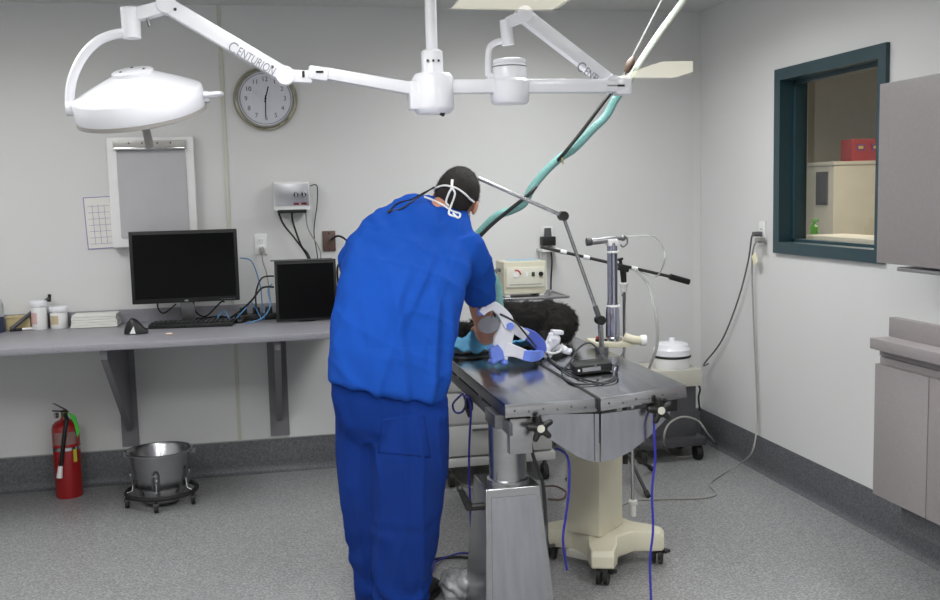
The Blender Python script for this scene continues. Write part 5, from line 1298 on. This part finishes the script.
# hair: short crop as a shell with nape and ear cut-outs
hb = MB()
hb.ball(hc_+HR@V((0, -.004, .004)), (.092, .113, .120), HR, n=64)
keep = []
for v in hb.bm.verts:
    q = HR.transposed()@(v.co-hc_)
    line = -.078 if q.y < -.05 else (-.078+(q.y+.05)*.7)
    if q.y > .05: line = .05+(q.y-.05)*.6
    if abs(q.x) > .045 and -.03 < q.y < .03: line = max(line, -.005)
    if abs(q.x) > .05 and .0 < q.y < .035: line = min(line, -.02)
    v['k'] if False else None
    if q.z < line: v.tag = True
for v in hb.bm.verts:
    if v.tag:
        q = HR.transposed()@(v.co-hc_); q = V((q.x*.82, q.y*.82, q.z*.84)); v.co = hc_+HR@q
for v in hb.bm.verts: v.co += (v.co-hc_).normalized()*(.0012*noise.noise(v.co*90)+.003*noise.noise(v.co*28))
cs = [(v.co.copy(), (v.co-hc_).normalized()) for v in hb.bm.verts if not v.tag]
random.seed(5)
for k in range(9000):
    p, n = random.choice(cs); p = p+V((random.gauss(0, .002), random.gauss(0, .002), random.gauss(0, .002)))
    d = (n*.6+V((random.gauss(0, .35), random.gauss(0, .35), random.gauss(-.45, .3)))).normalized(); sd = d.cross(n)
    if sd.length < 1e-3: continue
    sd = sd.normalized()*.0007; L_ = random.uniform(.004, .009)
    a = hb.bm.verts.new(p+sd-n*.002); c = hb.bm.verts.new(p-sd-n*.002); e = hb.bm.verts.new(p+d*L_)
    hb.bm.faces.new((a, c, e))
hb.build('hair', HAIR, pr)
# scrub top: torso + sleeves ---------------------------------
st = MB()
st.rings(TR)
slR = [(at(463, 240, y=4.0), .074), (at(470, 256, y=3.99), .08), (at(477, 276, y=4.05), .074), (at(481, 299, y=4.12), .068)]
b0_, b1_ = slR[-2][0], slR[-1][0]
limb(st, [(slR[0][0], .07), (slR[1][0], .078), (slR[2][0], .074), (slR[3][0], .067)], smooth=6, n=28)
limb(st, [(at(366, 246, y=4.0), .07), (at(358, 260, y=4.05), .078), (shL.lerp(elL, .55)+V((.0, 0, 0)), .074), (shL.lerp(elL, .8), .068)], smooth=6, n=28)
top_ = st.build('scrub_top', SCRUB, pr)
def folds(p, n):
    a = noise.noise(V((p.x*9+p.z*2, p.y*6, p.z*2.2)))*.016
    b_ = noise.noise(V((p.x*22+p.z*7, p.y*14, p.z*4+7)))*.008
    # long vertical folds down the middle of the back and drags from the right shoulder
    rg = 1-abs(noise.noise(V((p.x*8-p.z*4, p.y*5, p.z*2.2+11))))*2; a += .008*max(0, rg)**5
    rg = 1-abs(noise.noise(V((p.x*5+p.z*7, p.y*5, p.z*3+31))))*2; a += .005*max(0, rg)**6
    v_ = 0
    for x0, z0, z1, w_, amp, sl in ((.60, 1.25, .86, .018, .012, .12), (.50, 1.3, .86, .022, .009, -.05), (.67, 1.22, .9, .016, .010, .10), (.40, 1.2, .84, .022, .007, -.1), (.56, 1.42, 1.2, .014, .006, .6), (.64, 1.44, 1.22, .014, .006, .5), (.47, 1.4, 1.15, .02, .006, .5)):
        xx = p.x-(x0+sl*(p.z-z1)); k = max(0, min(1, (z0-p.z)/.12))*max(0, min(1, (p.z-z1+.1)/.1)); v_ += 1.6*amp*k*math.exp(-(xx/w_)**2)
    return a*(.5+.5*abs(n.y))+b_+(v_ if n.y < 0 else 0)
top_ = remesh(top_, .0095, 6, disp=folds)
# hem line and sleeve seam
def hemring(rs, r_=.0035, off=.004): 
    c = sum(rs, V())/len(rs); return [p+(p-c).normalized()*off for p in rs]
# trousers ---------------------------------------------------
pt = MB()
P_ = [ring((334, 372), (445, 392), 3.77, .128), ring((334, 395), (446, 412), 3.765, .138), ring((336, 420), (447, 436), 3.76, .13), ring((345, 438), (438, 450), 3.757, .09)]
pt.rings(P_)
def leg(b, rr):
    b.rings([ring(a, c_, y, d, n=32, e=2.1) for a, c_, y, d in rr])
leg(pt, [((336, 398), (400, 405), 3.80, .105), ((335, 420), (402, 427), 3.80, .118), ((335, 450), (396, 455), 3.80, .11), ((337, 480), (392, 484), 3.79, .1), ((341, 510), (391, 512), 3.79, .092), ((346, 540), (389, 542), 3.80, .085), ((353, 570), (388, 571), 3.81, .08), ((359, 597), (390, 597), 3.82, .078), ((360, 618), (392, 618), 3.84, .08)])
leg(pt, [((378, 400), (446, 412), 3.745, .118), ((372, 424), (448, 434), 3.73, .13), ((371, 455), (446, 462), 3.71, .12), ((372, 485), (443, 490), 3.70, .108), ((372, 515), (440, 518), 3.69, .1), ((371, 545), (436, 547), 3.69, .092), ((372, 572), (431, 573), 3.69, .086), ((373, 598), (427, 598), 3.70, .084), ((374, 618), (426, 618), 3.71, .085)])
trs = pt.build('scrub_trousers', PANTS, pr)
def pf_(p, n):
    a = noise.noise(V((p.x*12, p.y*9, p.z*2.5+4)))*.009+noise.noise(V((p.x*26+p.z*6, p.y*20, p.z*7)))*.004
    rg = 1-abs(noise.noise(V((p.x*11, p.y*8, p.z*1.8+11))))*2; a += .009*max(0, rg)**4
    k = max(0, min(1, (.45-p.z)/.4)); a += .006*k*math.sin(p.z*55+8*noise.noise(p*5))
    return a
trs = remesh(trs, .0095, 12, disp=pf_)
# back pocket: a patch lying on the right buttock, made from the trouser surface
dgp = bpy.context.evaluated_depsgraph_get()
def patch(name, target, corners, m, off, nu=18, nv=18, parent=None):
    """cloth patch draped on the target: corners are outline points, rays go along the view"""
    base = WORLD[parent.name]; mw_inv = Matrix.Translation(-WORLD[target.name]); b = MB(); g = []
    from mathutils.bvhtree import BVHTree
    tree = BVHTree.FromPolygons([v.co for v in target.data.vertices], [tuple(p.vertices) for p in target.data.polygons])
    for i in range(nu+1):
        row = []
        for j in range(nv+1):
            u, v = i/nu, j/nv
            px = (corners[0][0]*(1-u)+corners[1][0]*u)*(1-v)+(corners[3][0]*(1-u)+corners[2][0]*u)*v
            py = (corners[0][1]*(1-u)+corners[1][1]*u)*(1-v)+(corners[3][1]*(1-u)+corners[2][1]*u)*v
            far = at(px, py, y=5); d = (far-EYE).normalized()
            hit, n, _, _ = tree.ray_cast(EYE-WORLD[target.name], d)
            if hit is None: return None
            row.append(b.bm.verts.new(hit+WORLD[target.name]+n*off))
        g.append(row)
    for i in range(nu):
        for j in range(nv): b.bm.faces.new((g[i][j], g[i+1][j], g[i+1][j+1], g[i][j+1]))
    o = b.build(name, m, parent); md = o.modifiers.new('th', 'SOLIDIFY'); md.thickness = .003; md.offset = 1; return o
patch('back_pocket', trs, [(381, 419), (424, 413), (431, 458), (378, 453)], PANTS, .001, parent=pr)
# shoes
def shoe(a_, yaw):
    R = Matrix.Rotation(yaw, 3, 'Z'); o_ = V((a_.x, a_.y, 0)); b = MB()
    prof = [(-.075, .028, .07), (-.055, .038, .085), (0, .042, .085), (.06, .047, .07), (.12, .05, .055), (.17, .044, .045), (.2, .025, .03)]
    b.rings([[o_+R@V((w_*math.cos(2*PI*k/20), y_, .012+max(0, h_*.5*(1+math.sin(2*PI*k/20))))) for k in range(20)] for y_, w_, h_ in prof])
    s = b.build('shoe', RUBBER, pr)
    b = MB(); ol = [(w_*1.07, y_) for y_, w_, h_ in prof]; pl_ = [o_+R@V((w_, y_, 0)) for w_, y_ in ol]+[o_+R@V((-w_, y_, 0)) for w_, y_ in reversed(ol)]
    b.prism(pl_, (0, 0, 1), .022).build('sole', BLACK, s)
shoe(ankL, .1); shoe(V((ankR.x+.05, ankR.y+.0, 0)), -.55)
# mask, ties, glasses, retainer cord
def hs(x, y, z, k=1.0): return hc_+HR@V((x*k, y*k, z*k))
mk = MB(); mk.ball(hd_(0, .055, -.06), (.068, .062, .055), HR, n=24)
mk.build('face_mask', WPLA, pr)
from mathutils.bvhtree import BVHTree
hair_ = [c_ for c_ in pr.children if c_.name.startswith('hair')][0]
TREES = [(BVHTree.FromPolygons([v.co for v in o_.data.vertices], [tuple(p.vertices) for p in o_.data.polygons]), WORLD[o_.name]) for o_ in (body, hair_, top_)]
def bk(px, py, y, lift=.008):
    """point resting on the head, neck or back where the photograph shows it"""
    d = (at(px, py, y=5)-EYE).normalized(); best = None
    for tr_, ba in TREES:
        h_, n_, _, ds = tr_.ray_cast(EYE-ba, d)
        if h_ is not None and (best is None or ds < best): best = ds
    return EYE+d*(best-lift) if best and best < 5 else at(px, py, y=y)
MB().tube([hd_(-.088, .03, -.01)]+[bk(434.5, 190, 4.1), bk(438, 187, 4.05), bk(444, 185.5, 4.05), bk(451, 186.5, 4.05), bk(458, 189, 4.05), bk(465, 194, 4.05), bk(470, 199, 4.05), bk(474, 202, 4.05)], .0042, 8, smooth=6).build('mask_tie', WPLA, pr)
MB().tube([bk(452, 188, 4.055), bk(449, 193, 4.045), bk(446, 202, 4.04), bk(449, 206, 4.03)], .0045, 8, smooth=5).build('mask_tie', WPLA, pr)
MB().tube([bk(452, 188, 4.055), bk(455, 194, 4.05), bk(451, 206, 4.04), bk(449, 214, 4.02), bk(457, 217, 4.02)], .0045, 8, smooth=5).build('mask_tie', WPLA, pr)
MB().tube([bk(424, 197, 4.04), bk(430, 199, 4.02), bk(443, 205, 4.015), bk(452, 211, 4.01), bk(460, 214, 4.02), bk(458, 218, 4.0), bk(453, 213, 4.0)], .0045, 8, smooth=5).build('mask_tie', WPLA, pr)
MB().beam(bk(451.5, 189, 4.04), bk(452.3, 179.5, 4.05), .011, .004, up=(0, 1, 0), bev=.001).build('tie_tag', WPLA, pr)
MB().tube([bk(436, 187, 4.1), bk(425, 192, 4.05), bk(412, 199, 4.03), bk(398, 203, 4.0), bk(390, 210, 4.07), bk(389, 211, 4.07), bk(400, 209, 3.94), bk(410, 203, 3.98), bk(422, 195, 4.03), bk(434, 187, 4.05)], .0032, 8, smooth=6).build('glasses_cord', BLACK, pr)
MB().cyl(bk(391, 211, 3.925), bk(387.5, 212, 3.925), .006).build('cord_lock', BLACK, pr)
MB().tube([hd_(.088, -.03, -.004), hd_(.086, .03, .0), hd_(.076, .085, .004)], .004, 8, smooth=4).build('glasses_arm', BLACK, pr)
MB().tube([hd_(-.088, -.03, -.004), hd_(-.086, .03, .0), hd_(-.076, .085, .004)], .004, 8, smooth=4).build('glasses_arm', BLACK, pr)
for s_ in (-1, 1):
    c = hd_(s_*.036, .108, .002)
    b = MB(); b.tube([c+HR@V((.03*math.cos(2*PI*k/20), -.02*abs(math.cos(2*PI*k/20))*(1 if s_*math.cos(2*PI*k/20) > 0 else 0), .02*math.sin(2*PI*k/20))) for k in range(20)], .0028, 6, closed=True); b.build('glasses_rim', BLACK, pr)
